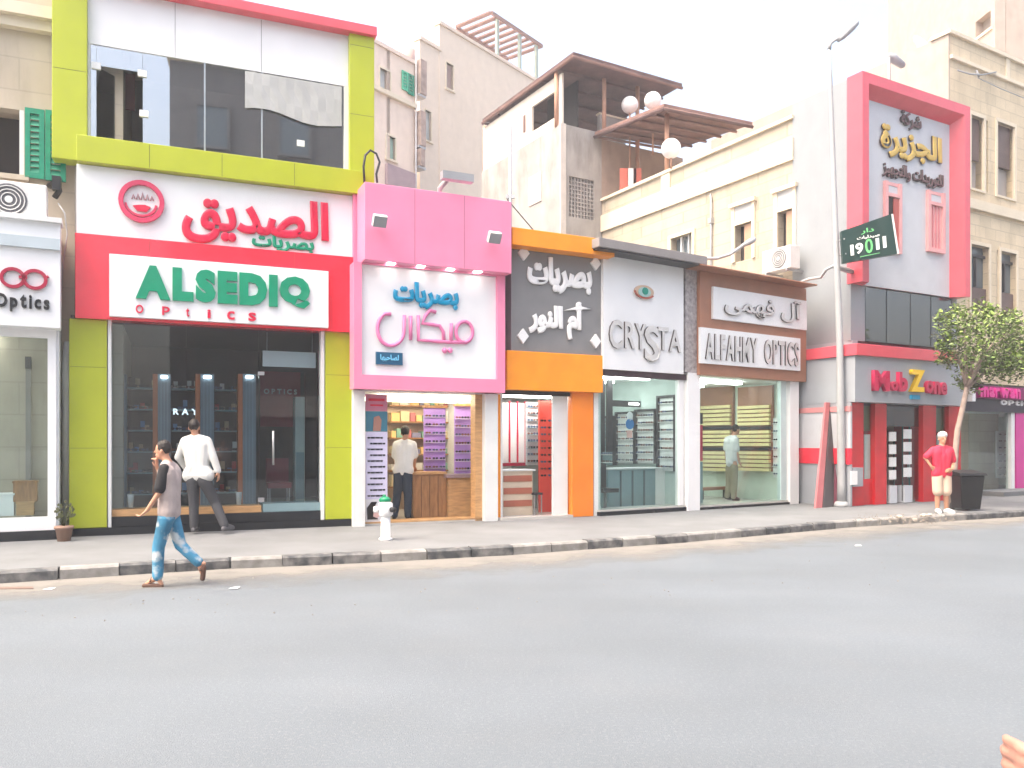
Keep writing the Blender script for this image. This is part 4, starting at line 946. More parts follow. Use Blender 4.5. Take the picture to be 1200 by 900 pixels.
for k, (a, b, c, d) in enumerate([(1037, 1050, 292, 232), (1087, 1101, 292, 242)]):
    pm = (a+b)/2; X0, X1, Z0, Z1 = s(a), s(b), z(pm, c), z(pm, d); pk = mat('pink_window_trim', (.70, .36, .36), .5)
    wf = T.part('window_frame', MB().box(X0-.1, X0, yc-.08, yc-.001, Z0-.1, Z1+.35).box(X1, X1+.1, yc-.08, yc-.001, Z0-.1, Z1+.35).box(X0, X1, yc-.08, yc-.001, Z0-.1, Z0).box(X0, X1, yc-.08, yc-.001, Z1, Z1+.08).box(X0, X1, yc-.04, yc-.001, Z1+.27, Z1+.35), pk)
    T.box('transom', jgrey, X0, X1, yc-.03, yc-.001, Z1+.08, Z1+.27, wf)
    T.box('window', winback if k == 0 else pk, X0, X1, yc-.03, yc-.001, Z0, Z1)
    if k == 0: T.box('sash', mat('rust_red_sash', (.45, .10, .08), .5), (X0+X1)/2+.02, X1-.01, yc-.06, yc-.032, Z0+.02, Z1-.02, wf)
    else:
        for q in (.25, .5, .75): T.box('bar', mat('rose_bar', (.6, .22, .24), .5), X0+(X1-X0)*q-.02, X0+(X1-X0)*q+.02, yc-.05, yc-.032, Z0, Z1, wf)
# first-floor window band
T.box('window_band_back', winback, s(1015), xr-.1, .10, .115, zg1, zfb-.01)
for a, b in ((1016, 1040), (1041, 1068), (1069, 1092), (1093, 1116)): T.box('glass_pane', glass_blue, s(a), s(b), .04, .06, zg1+.02, zfb-.03)
T.box('side_pier', jwhite, x0, s(1015), .03, .115, zg1, zfb-.005)
T.box('side_pier', jwhite, s(1117), xr-.03, .03, .115, zg1, zfb-.005)
# red ledge and grey fascia
lx0, lx1 = s(1003, -.35)-.12, s(1113, -.35)
zl0, zl1 = z(1060, 421, -.4), z(1060, 408, -.4)
T.box('red_ledge', jred, lx0-.05, lx1+.1, -.5, 2.3, zl0, max(zl1, zl0+.2), bevel=.01)
zf0 = z(1060, 473, -.4); fxr = s(1131, -.4)
T.part('fascia', MB().prism([(lx0, zf0), (fxr, zf0), (fxr, zl0-.35), (fxr-.1, zl0-.1), (fxr-.3, zl0-.003), (lx0, zl0-.003)], -.42, 2.2), jgrey2)
y = -.42
T2 = Thing('shop_sign', 'raised pink and red MobZone letters with a yellow Z on grey fascia', 'sign', F, (s(1020), y, zf0))
mag = mat('magenta_letter', (.50, .02, .08), .35); yel = mat('yellow_letter', (.85, .55, .02), .35)
zb_, zt_ = z(1040, 457, y), z(1040, 436, y)
for ch, a, b, lo, hi, mm in (('M', 1021, 1039, 458, 434, mag), ('o', 1041, 1049, 458, 447, mag), ('b', 1050, 1060, 459, 436, mag), ('Z', 1064, 1080, 459, 433, yel), ('o', 1082, 1090, 461, 446, mag), ('n', 1091, 1098, 462, 447, mag), ('e', 1099, 1106, 463, 448, mag)):
    latin(T2, ch, mm, s(a, y), s(b, y), z(a, lo, y), z(a, hi, y), y, .09, off=.04)
T2.part('blue_accent', MB().box(s(1066, y), s(1076, y), y-.05, y, z(1070, 468, y), z(1070, 463, y)), bluetxt)
T2 = Thing('wall_sign', 'raised gold Arabic name with bronze lines on tall grey panel', 'sign', F, (s(1030), yc, z(1060, 220)))
arabic(T2, 'الجزيرة', gold, s(1029), s(1101), z(1062, 191), z(1062, 152), yc, .07, .05)
arabic(T2, 'شركة', bronze, s(1053), s(1077), z(1065, 154), z(1065, 133), yc, .06, .03)
arabic(T2, 'للتوريدات والتجهيز', bronze, s(1032), s(1103), z(1067, 216), z(1067, 197), yc, .06, .03)
# shop below
zopj = zf0
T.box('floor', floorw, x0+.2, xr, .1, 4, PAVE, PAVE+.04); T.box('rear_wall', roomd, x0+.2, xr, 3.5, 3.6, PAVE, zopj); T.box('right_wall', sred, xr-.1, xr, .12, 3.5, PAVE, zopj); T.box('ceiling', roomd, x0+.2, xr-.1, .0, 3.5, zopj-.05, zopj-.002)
y = -.12
for a, b, lb in ((992, 1012, None), (1025.5, 1039, None), (1082, 1097, None), (1112, 1126, None)):
    T.box('pillar', sred, s(a, y), s(b, y), y, .2, PAVE, zopj-.003)
for a, b in ((1012, 1025.5), (1097, 1112)):
    T.box('glass_pane', glass, s(a, y), s(b, y), -.02, -.01, PAVE+.6, zopj-.05); T.box('apron_panel', sred, s(a, y), s(b, y), -.05, .1, PAVE, PAVE+.6)
    T.box('transom_panel', mat('olive_panel', (.12, .14, .05), .5), s(a, y), s(b, y), .02, .05, z(1018, 505), zopj-.05)
    T.box('poster_strip', white, s(a+2), s(b-2), .01, .04, z(1018, 566), z(1018, 509))
T.box('glass_pane', glass_blue, s(1039), s(1082), .0, .012, z(1060, 500), zopj-.05)
dr = T.box('door', glass_dark, s(1060), s(1081), .0, .012, PAVE+.05, z(1060, 500)-.01); T.box('handle', metal, s(1063), s(1064), -.06, .0, z(1063, 560), z(1063, 535), dr)
for k, (a, b, lo, n_) in enumerate(((1041, 1049, 585, 4), (1058, 1067, 585, 4))):
    T2 = Thing('poster_stand', ['white poster stand at left of the red shop doorway', 'white poster stand in middle of the red shop doorway'][k], 'stand', F, (s(a), -.05, PAVE))
    yy = -.05; T2.part('post', MB().box(s(a, yy), s(a, yy)+.03, yy, yy+.03, PAVE+.04, z(a, 505+k*-5, yy)).box(s(b, yy)-.03, s(b, yy), yy, yy+.03, PAVE+.04, z(a, 505+k*-5, yy)), darkm)
    T2.box('base_box', mat('grey_white', (.6, .62, .66), .5), s(a, yy), s(b, yy), yy-.05, yy+.15, PAVE+.01, z(a, 569, yy))
    for q in range(n_): T2.box('leaflet_panel', white, s(a, yy), s(b, yy), yy-.03, yy-.01, z(a, 562-q*15-k*3, yy), z(a, 551-q*15-k*3, yy))
T2 = Thing('meter_box', 'small grey box with white front on the red pillar behind the pole', 'meter box', F, (s(1000, -.2), -.2, z(1000, 570)))
T2.box('casing', jgrey2, s(995, -.2), s(1007, -.2), -.3, y-.001, z(1000, 570, -.2), z(1000, 548, -.2)); T2.box('cover', white, s(996.5, -.3), s(1004, -.3), -.32, -.3, z(1000, 568, -.3), z(1000, 552, -.3))
# side wall panels (facing down the street, left of the pole)
FS = Frame(F.w(lx0, 3.2), F.w(lx0, -.3)); S = FS
T.o.name = 'shop_building'
T2 = Thing('side_cladding', 'grey side panels with red band between last shop and the leaning board', 'cladding', S, (0, 0, PAVE))
L = S.L
a, b = S.s_(935), S.s_(968); yy = .0
T2.box('panel', jgrey, 0, L, yy, .06, S.z_(950, 525), S.z_(950, 484)); T2.box('rail', mat('dusty_rose', (.62, .25, .25), .5), 0, L, yy-.02, .06, S.z_(950, 484)+.003, S.z_(950, 478))
T2.box('red_band', red, 0, L, yy-.03, .06, S.z_(950, 543), S.z_(950, 525)-.003); T2.box('panel', jgrey2, 0, L, yy, .06, PAVE, S.z_(950, 543)-.003)
T2.box('top_panel', jgrey2, 0, L, yy+.01, .06, S.z_(950, 478)+.003, S.z_(950, 470))

def leaning_board():
    T = Thing('leaning_board', 'tall dark board with red edges leaning on the wall beside the white pole', 'board', None, (*gp(972, 18.3), PAVE))
    d = 18.2; mm = d/F_PX; X = lambda px, dd=d: (px-600)/F_PX*dd
    zz = lambda py, dd=d: (HOR-py)/F_PX*dd+CAM_H
    def slab(name, m, pts, th):
        mb = MB(); n = len(pts); vs = [Vector(p) for p in pts]; nn = (vs[1]-vs[0]).cross(vs[2]-vs[0]).normalized()*th; mb.add(vs+[v+nn for v in vs], [tuple(range(n))[::-1], tuple(range(n, 2*n))]+[(i, (i+1) % n, (i+1) % n+n, i+n) for i in range(n)]); T.part(name, mb, m)
    zt = zz(473, 18.6); 
    slab('board_face', mat('board_dark', (.10, .085, .09), .6), [(X(965, 18.0), 18.0, PAVE), (X(977, 18.3), 18.3, PAVE), (X(978, 18.9), 18.9, zt), (X(973, 18.7), 18.7, zt)], -.04)
    slab('edge', mat('board_rose', (.50, .16, .17), .5), [(X(956, 17.85), 17.85, PAVE), (X(963.5, 17.97), 17.97, PAVE), (X(972.5, 18.68), 18.68, zt+.03), (X(968, 18.6), 18.6, zt+.03)], -.05)
    slab('edge', mat('board_wine', (.28, .08, .12), .5), [(X(977.5, 18.32), 18.32, PAVE), (X(984, 18.4), 18.4, PAVE), (X(983, 18.9), 18.9, zt), (X(978.5, 18.91), 18.91, zt)], -.05)
leaning_board()

# ------------------------------------------------------------------ street lamp pole with green sign
def street_lamp():
    d = 1349/(593-HOR)-.2; mm = d/F_PX
    P = lambda px, py, dd=0: ((px-600)*(d+dd)/F_PX, d+dd, (HOR-py)*(d+dd)/F_PX+CAM_H)
    b = Vector(P(986, 593)); b.z = PAVE
    T = Thing('street_lamp', 'tall white street lamp pole with a single lamp head pointing right', 'street lamp', None, b)
    T.part('pole', MB().tube([b, (b.x, b.y, b.z+.5), P(984, 400), P(978, 230), P(973, 90), P(971.5, 58)], [.10, .09, .075, .055, .045, .035], 14), polew)
    T.part('base_collar', MB().tube([b, (b.x, b.y, PAVE+.06), (b.x, b.y, PAVE+.12)], [.17, .16, .12], 14), polew)
    T.part('arm', MB().tube([P(971.5, 58), P(973, 51), P(978, 47), P(984, 44)], [.045, .04, .035, .035], 10), polew)
    T.part('lamp_head', MB().tube([P(982, 48), P(988, 43), P(998, 33), P(1004, 27), P(1006, 25)], [.035, .06, .075, .06, .02], 10), lampg)
    T = Thing('pole_sign', 'tilted dark green sign reading 19011 fixed to the street lamp pole', 'sign', None, P(981, 290))
    q = [P(983.5, 311), P(1046, 300), P(1039, 254), P(981, 274)]; 
    n = Vector((.1, 1, 0)).normalized()*.12; off = Vector((0, -.22, 0))
    v = [Vector(p)+off for p in q]; mb = MB(); mb.add(v+[p+n for p in v], [(0, 1, 2, 3), (7, 6, 5, 4), (0, 4, 5, 1), (1, 5, 6, 2), (2, 6, 7, 3), (3, 7, 4, 0)])
    T.part('sign_box', mb, mat('dark_green_sign', (.02, .05, .045), .3))
    mb = MB(); k = Vector((.045, 0, 0)); mb.add([v[1]+Vector((.001, 0, 0)), v[1]+k, v[2]+k, v[2]+Vector((.001, 0, 0))]+[p+n for p in (v[1]+Vector((.001, 0, 0)), v[1]+k, v[2]+k, v[2]+Vector((.001, 0, 0)))], [(0, 1, 2, 3), (7, 6, 5, 4), (0, 4, 5, 1), (1, 5, 6, 2), (2, 6, 7, 3), (3, 7, 4, 0)]); T.part('sign_rim', mb, trim)
    ex = (v[1]-v[0]); ez = (v[3]-v[0]); org = v[0]
    def onface(txt, u0, u1, w0, w1, m, ar=False, off_=.03):
        me = text_mesh(shape_ar(txt) if ar else txt, .02, .02 if ar else 0, 0 if ar else off_)
        xs = [a.co.x for a in me.vertices]; ys = [a.co.y for a in me.vertices]; zs_ = [a.co.z for a in me.vertices]
        for a in me.vertices:
            u = u0+(a.co.x-min(xs))/(max(xs)-min(xs))*(u1-u0); w2 = w0+(a.co.y-min(ys))/(max(ys)-min(ys))*(w1-w0); h = (a.co.z-min(zs_))/(max(zs_)-min(zs_))*.012
            if a is None: continue
            p = org+ex*u+ez*w2-Vector((0, h+.002, 0)); COS.append((a.index, p-T.org))
        for i, p in COS: me.vertices[i].co = p
        COS.clear(); me.materials.clear(); me.materials.append(m); T.part('lettering', me, m)
    COS = []
    wt = mat('sign_white', (.85, .88, .86), .4); gn = mat('sign_light_green', (.18, .62, .22), .4)
    onface('1', .145, .205, .19, .52, wt); onface('9', .24, .38, .20, .54, wt); onface('0', .42, .56, .17, .62, gn, off_=.01); onface('1', .62, .68, .23, .59, wt); onface('1', .75, .81, .25, .61, wt)
    onface('دار', .36, .60, .78, .96, gn, True); onface('صيدليات', .28, .70, .62, .74, wt, True)
    T.part('printed_line', MB().tube([org+ex*.32+ez*.1-Vector((0, .004, 0)), org+ex*.68+ez*.12-Vector((0, .004, 0))], .008, 4), gn)
    T.part('bracket', MB().tube([P(981, 283), Vector(P(985, 283))+off], .02).tube([P(982, 300), Vector(P(987, 300))+off], .02), metal)
street_lamp()

# ================================================================== RIGHT SHOP (purple) and building above it
F = FR; s = F.s_; z = F.z_
zt = z(1165, 452); zop = z(1165, 483); xl, xr = s(1118), s(1260)
T = Thing('shop_building', 'dark fronted shop with magenta panel at the right edge behind the tree', 'shop', F, (xl, 0, PAVE))
shell(T, xl, xr, zt, zop, 3, roomd, roomg, floorw, 0, 0, fy=.1)
T.box('fascia', mat('fascia_black', (.02, .015, .03), .3), xl, xr, -.1, .1, zop, zt)
T.box('step', pv, s(1137), xr, -.9, .09, PAVE, PAVE+.12)
T.box('pillar', trim, s(1183), s(1187), -.05, .1, PAVE+.12, zop); T.part('magenta_panel', MB().prism([(s(1189), PAVE+.12), (s(1240), PAVE+.12), (s(1240), zop), (s(1188), zop), (s(1188), PAVE+1.2)], -.06, .1), mat('magenta_panel', (.55, .03, .26), .35))
T.box('glass_pane', glass, s(1137), s(1146), .04, .05, PAVE+.12, zop); T.box('glass_pane', glass, s(1146)+.01, s(1183), .04, .05, PAVE+.12, zop)
T.box('ceiling_light', lamp_on, .8, 1.6, .9, 1.1, zop-.06, zop-.005)
rack(F, 1168, 1180, .7, 505, 560, 7, 2, 'narrow eyeglasses rack inside the shop at the right edge', 'right edge shop rack', 'eyeglasses on right edge rack', dark_frame=False)
T = Thing('screen', 'small dark screen on the grey wall inside the right edge shop', 'screen', F, (s(1150, 1), 1, z(1150, 505, 1))); T.box('screen_panel', navy, s(1142, 1), s(1157, 1), 1, 1.05, z(1150, 507, 1), z(1150, 494, 1)); T.box('bezel', blk, s(1141, 1), s(1158, 1), 1.05, 1.08, z(1150, 508, 1), z(1150, 493, 1))
T = Thing('shop_sign', 'magenta letters spelling marwan with white optics at the right edge', 'sign', F, (s(1145), -.1, zop))
mg = mat('magenta_sign', (.62, .02, .24), .35)
zz0, zz1 = z(1165, 469, -.3), z(1165, 453, -.3)
T.box('light_box', mat('deep_magenta', (.16, .0, .07), .4), s(1146, -.3), s(1215, -.3), -.22, -.101, z(1165, 467, -.3), z(1165, 452, -.3))
T.box('end_panel', white, s(1142, -.3), s(1146, -.3)-.005, -.24, -.101, zz0-.05, zz1+.05)
latin(T, 'marwan', mg, s(1150, -.3), s(1197, -.3), z(1170, 466, -.3), z(1170, 454, -.3), -.225, .06, gap=.06, off=.04)
latin(T, 'optics', white, s(1176, -.2), s(1215, -.2), z(1190, 475, -.2), z(1190, 469, -.2), -.1, .03, gap=.1, off=.03)

# stone building above
FB = Frame(F.w(s(1115), .05), F.w(s(1300), .05)); s = FB.s_; z = FB.z_
T = Thing('apartment_building', 'pale stone apartment building with brown shuttered windows at the right edge', 'building', FB, (0, 0, 0))
ztb = z(1115, 41); Lb = s(1290); holes = []
zbs = zt+.05 
W = []
for a, b, lo, hi in ((1137, 1152, 222, 137), (1168, 1188, 231, 146), (1137, 1158, 367, 288), (1172, 1190, 372, 296), (1212, 1236, 240, 155), (1212, 1236, 380, 306)):
    pm = (a+b)/2; W.append((s(a), s(b), z(pm, lo), z(pm, hi)))
# wall pieces around openings, built as columns
cols = [(W[0][0], W[2][1], [(W[2][2], W[2][3]), (W[0][2], W[0][3])]), (W[1][0], W[3][1], [(W[3][2], W[3][3]), (W[1][2], W[1][3])]), (W[4][0], W[5][1], [(W[5][2], W[5][3]), (W[4][2], W[4][3])])]
mb = MB(); x = 0
for a, b, op in cols:
    mb.box(x, a, 0, .4, zbs, ztb); zc = zbs
    for lo, hi in op: mb.box(a, b, 0, .4, zc, lo); zc = hi
    mb.box(a, b, 0, .4, zc, ztb); x = b
mb.box(x, Lb, 0, .4, zbs, ztb); mb.box(0, Lb, .42, 9, zt+.05, ztb-.3); 
T.part('wall', mb, cream2)
T.box('side_wall', mat('side_plaster', (.40, .335, .29), .85, grime=.3), -.05, 0, .0, 9, 0, ztb)
zc = z(1165, 246); T.box('string_course', trimst, 0, Lb, -.1, 0, zc-.15, zc+.12); zc = z(1165, 66+20); T.box('string_course', trimst, 0, Lb, -.08, 0, zc-.1, zc)
T.box('parapet_cap', trimst, -.1, Lb, -.08, .5, ztb+.002, ztb+.1)
T.box('parapet_pier', trimst, s(1178), s(1182), -.04, 0, z(1165, 88), ztb)
for k, (a, b, lo, hi) in enumerate(W):
    wn = T.box('window', winback, a, b, .3, .35, lo, hi)
    T.part('window_frame', MB().box(a-.09, a, -.04, .04, lo-.06, hi+.1).box(b, b+.09, -.04, .04, lo-.06, hi+.1).box(a, b, -.04, .04, hi, hi+.1).box(a, b, -.04, .04, lo-.06, lo), trimst, wn)
    h = hi-lo
    if k in (0, 1, 4):
        sh = T.box('shutter', brownsh, a+.02, b-.02, .1, .14, lo+h*.42, hi, wn)
        T.box('sash', mat('pale_sash', (.35, .32, .3), .5), a+(b-a)*.5, b-.02, .2, .24, lo, lo+h*.42, wn)
    else:
        T.box('pane', wingrey, a, b, .15, .2, lo+h*.4, hi, wn); T.box('transom_bar', darkm, a, b, .08, .15, lo+h*.84, lo+h*.88, wn); T.box('mullion', darkm, (a+b)/2-.03, (a+b)/2+.03, .08, .15, lo+h*.4, lo+h*.84, wn); T.box('balcony_panel', brownsh, a, b, .06, .12, lo, lo+h*.38, wn)
T = Thing('antenna', 'thin rooftop aerial wires against the pale stone wall at upper right', 'antenna', FB, (s(1140), -.3, z(1140, 100)))
T.part('wire', MB().tube([(s(1118), -.1, z(1118, 84)), (s(1128), -.2, z(1128, 90)), (s(1142), -.2, z(1142, 91)), (s(1163), -.1, z(1163, 86))], .02, 6).tube([(s(1140), -.1, z(1140, 84)), (s(1141), -.15, z(1141, 93))], .03, 6).tube([(s(1142), -.1, z(1142, 93)), (s(1170), -.1, z(1170, 106)), (s(1210), -.1, z(1210, 122))], .012, 6), lampg)
# building further up behind
FD = Frame(gp(1040, 36), gp(1166, 29)); s = FD.s_; z = FD.z_
T = Thing('apartment_building', 'very pale tall building rising behind the stone one at the upper right', 'building', FD, (0, 0, 0))
a, b, lo, hi = s(1143), s(1161), z(1152, 39), z(1152, 19)
T.part('wall', MB().box(0, a, 0, .4, 0, 22).box(b, FD.L, 0, .4, 0, 22).box(a, b, 0, .4, 0, lo).box(a, b, 0, .4, hi, 22).box(0, FD.L, .42, 8, 0, 21.9), mat('side_plaster', (0, 0, 0)))
wn = T.box('window', mat('grey_recess', (.35, .30, .26), .7), a, b, .3, .35, lo, hi); T.box('sill', trimst, a-.1, b+.1, -.05, .1, lo-.1, lo-.002, wn)
T = Thing('satellite_dish', 'pale satellite dish on the wall top above the red frame', 'satellite dish', FB, (-.6, 4, 0))
x, yv, zz = FB.s_(1079, 3.2), 3.2, FB.z_(1079, 53, 3.2)
mb = MB(); R = .45; n = 14; vs = [(x, yv+.12, zz)]+[(x+R*math.cos(2*math.pi*k/n), yv-.05+R*.3*math.sin(2*math.pi*k/n), zz+R*.8*math.sin(2*math.pi*k/n)) for k in range(n)]
mb.add(vs, [(0, 1+k, 1+(k+1) % n) for k in range(n)]); T.part('dish', mb, trim); T.part('arm', MB().tube([(x, yv+.1, zz), (x, yv, zz-.8)], .04).tube([(x, yv, zz-.3), (x-.2, yv-.5, zz)], .015), metal)
# second lamp head above red frame
q = FJ; T = Thing('street_lamp', 'dark lamp head on a short arm above the red framed building', 'street lamp', q, (q.s_(1045), .9, ztop))
a = q.s_(1040, .9); zz = q.z_(1050, 71, .9); zj = q.z_(1000, 84)
T.part('pole', MB().tube([(a+.1, .9, zj-.05), (a+.05, .9, zz+.0), (a+.15, .9, zz+.06)], .04), polew); T.part('lamp_head', MB().tube([(a+.05, .9, zz+.08), (a+.2, .9, zz+.03), (a+.6, .9, zz-.06), (a+.68, .9, zz-.06)], [.05, .12, .09, .03], 10), lampg)

# ================================================================== CREAM BUILDING C1 and rooftop canopies
pfar = gp(705, 27.1); ca, sa = .866, .5
cor = Vector((7.87, 18.7, 0)); far = cor+Vector((-.5, .866, 0))*9.74; near = cor+Vector((-.5, .866, 0))*1.72
FG = Frame(far+Vector((.02, 0, 0)), near+Vector((.02, 0, 0))); s = FG.s_; z = FG.z_
T = Thing('apartment_building', 'cream stone building with long parapet and tall windows behind the shops', 'building', FG, (0, 0, 0))
ztc = 9.65; L = FG.L
W = [(787, 812, 320, 276), (862, 882, 305, 262), (912, 933, 305, 246)]
ws = [(s(a), min(s(b), L-.02), z((a+b)/2, lo), z((a+b)/2, hi)) for a, b, lo, hi in W]
mb = MB(); x = 0
for a, b, lo, hi in ws: mb.box(x, a, 0, .3, 0, ztc).box(a, b, 0, .3, 0, lo).box(a, b, 0, .3, hi, ztc); x = b
mb.box(x, L, 0, .3, 0, ztc); mb.box(0, L, .32, 9, 0, ztc-1.1)
T.part('wall', mb, cream)
zc = z(820, 224)
T.box('string_course', trimst, 0, L, -.07, 0, zc-.12, zc+.42); T.box('parapet_cap', trimst, 0, L, -.08, .35, ztc+.002, ztc+.09)
T.box('parapet_pier', trimst, s(776), s(786), -.05, 0, zc+.43, ztc)
for k, (a, b, lo, hi) in enumerate(ws):
    wn = T.box('window', winback if k else wingrey, a, b, .2, .25, lo, hi)
    T.part('window_frame', MB().box(a-.12, a, -.05, .03, lo, hi+.1+(.45 if k else 0)).box(b, b+.1, -.05, .03, lo, hi+.1+(.45 if k else 0)).box(a, b, -.05, .03, hi, hi+.1), trimst, wn)
    if k:
        T.box('shutter', mat('tan_shutter', (.42, .27, .18), .6), a+(b-a)*.45, b-.02, .04, .1, lo, hi-.02, wn); T.box('transom', mat('transom_grey', (.45, .46, .46), .5), a, b, -.03, .0-.002, hi+.1, hi+.5, wn); T.box('transom_rail', trimst, a-.15, b+.15, -.12, .0, hi+.5, hi+.6, wn)
    else: T.part('mullion', MB().box(a+(b-a)*.3, a+(b-a)*.36, .1, .2, lo, hi).box(a+(b-a)*.65, a+(b-a)*.7, .1, .2, lo, hi), trim, wn)
T = Thing('drain_pipe', 'thin grey drain pipe down the cream stone wall between windows', 'pipe', FG, (s(835), -.05, 4)); T.part('pipe', MB().tube([(s(835), -.06, 3), (s(835), -.06, z(835, 232)), (s(833), -.02, z(833, 228))], .03, 8), metal)
T.part('hopper', MB().box(s(835)-.06, s(835)+.06, -.12, 0, z(835, 262), z(835, 256)), metal)
# air conditioner with its back to us on that wall
ac_unit(FG, s(893, -.6), s(926, -.6), z(905, 318, -.6), z(905, 292, -.6), -.6, 'weathered air conditioner on the cream wall beside the white side wall', fan=.6)
# wall W (stained plaster) at the rear left of C1
FW = Frame(gp(657, 26.3), far); s = FW.s_; z = FW.z_
back = FW.w(0, 5.35); FW1 = Frame(back, FW.w(0, 0))
T = Thing('apartment_building', 'stained white plaster rooftop block under the large rusty canopy', 'building', FW, (0, 0, 0))
zw = 11.95; Lw = FW.s_(705)
g0, g1, h0, h1 = s(667), s(696), z(682, 256), z(682, 209)
T.part('wall', MB().box(0, g0, 0, .25, 0, zw).box(g1, Lw, 0, .25, 0, zw).box(g0, g1, 0, .25, 0, h0).box(g0, g1, 0, .25, h1, zw).box(0, Lw+4, .27, 5.35, 0, 9.2).box(0, Lw, .27, 5.35, 9.2, zw-.5), roughw)
wn = T.box('window', mat('lattice_grey', (.35, .33, .33), .7), g0, g1, .12, .17, h0, h1)
mb = MB()
for k in range(1, 8): mb.box(g0+(g1-g0)*k/8-.02, g0+(g1-g0)*k/8+.02, .04, .1, h0, h1)
for k in range(1, 10): mb.box(g0, g1, .05, .11, h0+(h1-h0)*k/10-.02, h0+(h1-h0)*k/10+.02)
T.part('lattice', mb, roughw, wn)
T.box('corner_pier', mat('pier_tan', (.55, .50, .45), .8), -.03, .18, -.05, .0, 0, zw)
T.box('rear_terrace_wall', mat('terrace_wall_shaded', (.36, .27, .22), .8, grime=.3), Lw, Lw+3.6, .0, .2, 8.6, z(705, 163))  # front wall carried on; shade under the canopy painted in as brown
T1 = FW1; x0 = T1.s_(621); x1 = T1.s_(636)
mbx = MB().box(-.0, FW1.L, -.03, -.002, 0, 11.9)
def sub(F2, mb): 
    M = FW.M.inverted() @ F2.M; r = MB(); r.add([M @ v for v in mb.v], mb.f); return r
T.part('side_wall', sub(T1, mbx), roughw)
T.part('side_window', sub(T1, MB().box(x0, x1, -.06, -.03, T1.z_(628, 239), T1.z_(628, 205))), mat('rose_pane', (.60, .45, .42), .6))
# clad room on top of the side wall
wzz = 11.9; mb = MB(); ya_, yb2 = .05, .12
o0, o1 = T1.s_(622), T1.s_(649)
mb.box(0, o0, ya_, yb2, wzz, 13.6); mb.box(o1, FW1.L, ya_, yb2, wzz, 13.6); mb.box(o0, o1, ya_, yb2, wzz, T1.z_(635, 146)); mb.box(o0, o1, ya_, yb2, T1.z_(635, 116), 13.6)
T.part('clad_wall', sub(T1, mb), mat('cream_cladding', (.62, .55, .48), .7))
T.part('opening_back', sub(T1, MB().box(o0-.2, o1+.2, .8, .85, wzz, 13.6)), winback)
T.part('slit_window', sub(T1, MB().box(T1.s_(612), T1.s_(614.5), .035, .05, T1.z_(613, 155), T1.z_(613, 135))), rust)
def canopy(label, A, B, Cc, Dd, m, posts, nr, zbase):
    T = Thing('canopy', label, 'canopy', None, B)
    A, B, Cc, Dd = map(Vector, (A, B, Cc, Dd)); th = Vector((0, 0, .08))
    mb = MB(); v = [A, B, Cc, Dd]; mb.add(v+[p+th for p in v], [(3, 2, 1, 0), (4, 5, 6, 7), (0, 1, 5, 4), (1, 2, 6, 5), (2, 3, 7, 6), (3, 0, 4, 7)]); T.part('roof_sheet', mb, m)
    for k in range(nr+1):
        t = k/nr; T.part('rafter', MB().tube([A.lerp(B, t)-th*.8, Dd.lerp(Cc, t)-th*.8], .05, 4), m)
    T.part('edge_beam', MB().tube([A-th, B-th], .07, 4), rust2 if m is rust else rust); T.part('edge_beam', MB().tube([B-th, Cc-th], .06, 4), rust2 if m is rust else rust)
    for p, zz0, zz1 in posts: T.part('post', MB().tube([(p[0], p[1], zz0), (p[0], p[1], zz1)], .07, 8), rustp)
    return T
B = Vector((1.93, 25.5, 13.8)); A = B+Vector((-.5, .866, 0))*6.1; Cc = B+Vector((.866, .5, 0))*4.5; Dd = A+Cc-B
pz = lambda px, d: (gp(px, d))
canopy('large dark rusty sheet canopy on posts over the white rooftop block', A, B, Cc, Dd, rust, [(pz(708, 27.0), 11.9, 13.7), (pz(747, 27.6), 9.5, 13.7), (pz(652, 26.5), 11.9, 13.7), (pz(568, 31), 10, 13.7)], 6, 0)
B2 = Vector((4.48, 23.9, 11.5)); A2 = B2+Vector((-.5, .866, .09))*3.47; C2 = B2+Vector((.866, .5, .05))*3.64; D2 = A2+C2-B2
canopy('lower brown ribbed canopy on a post over the cream building roof terrace', A2, B2, C2, D2, rust2, [(pz(781.5, 24.6), 9.7, 11.55)], 5, 0)
T = Thing('low_wall', 'short white wall beside the tall posts under the large rusty canopy', 'wall', FW, (Lw, .5, 11)); T.box('wall_panel', roughw, s(703, .3), s(733, .3), .3, .45, 11.2, z(715, 137, .3)); T.box('cap', trimst, s(702, .3), s(734, .3), .27, .48, z(715, 137, .3)+.002, z(715, 135, .3))
for px, d, py, r, lb, zb in ((786.4, 24.0, 174, .29, 'large white globe lamp on the parapet below the brown canopy', 9.7), (738, 27.0, 123, .28, 'white globe lamp hanging beside the post under the rusty canopy', 9.6), (765, 26.5, 118, .28, 'white globe lamp half hidden above the edge of the brown canopy', 11)):
    c = Vector((*gp(px, d), (HOR-py)*d/F_PX+CAM_H)); T = Thing('globe_lamp', lb, 'lamp', None, (c.x, c.y, zb), 'white globe lamps on the roof terrace')
    T.part('globe', MB().ball(c, r, 20, 14), globe); T.part('stem', MB().tube([(c.x, c.y, zb), (c.x, c.y, c.z-r*.9)], .03, 8), rustp)
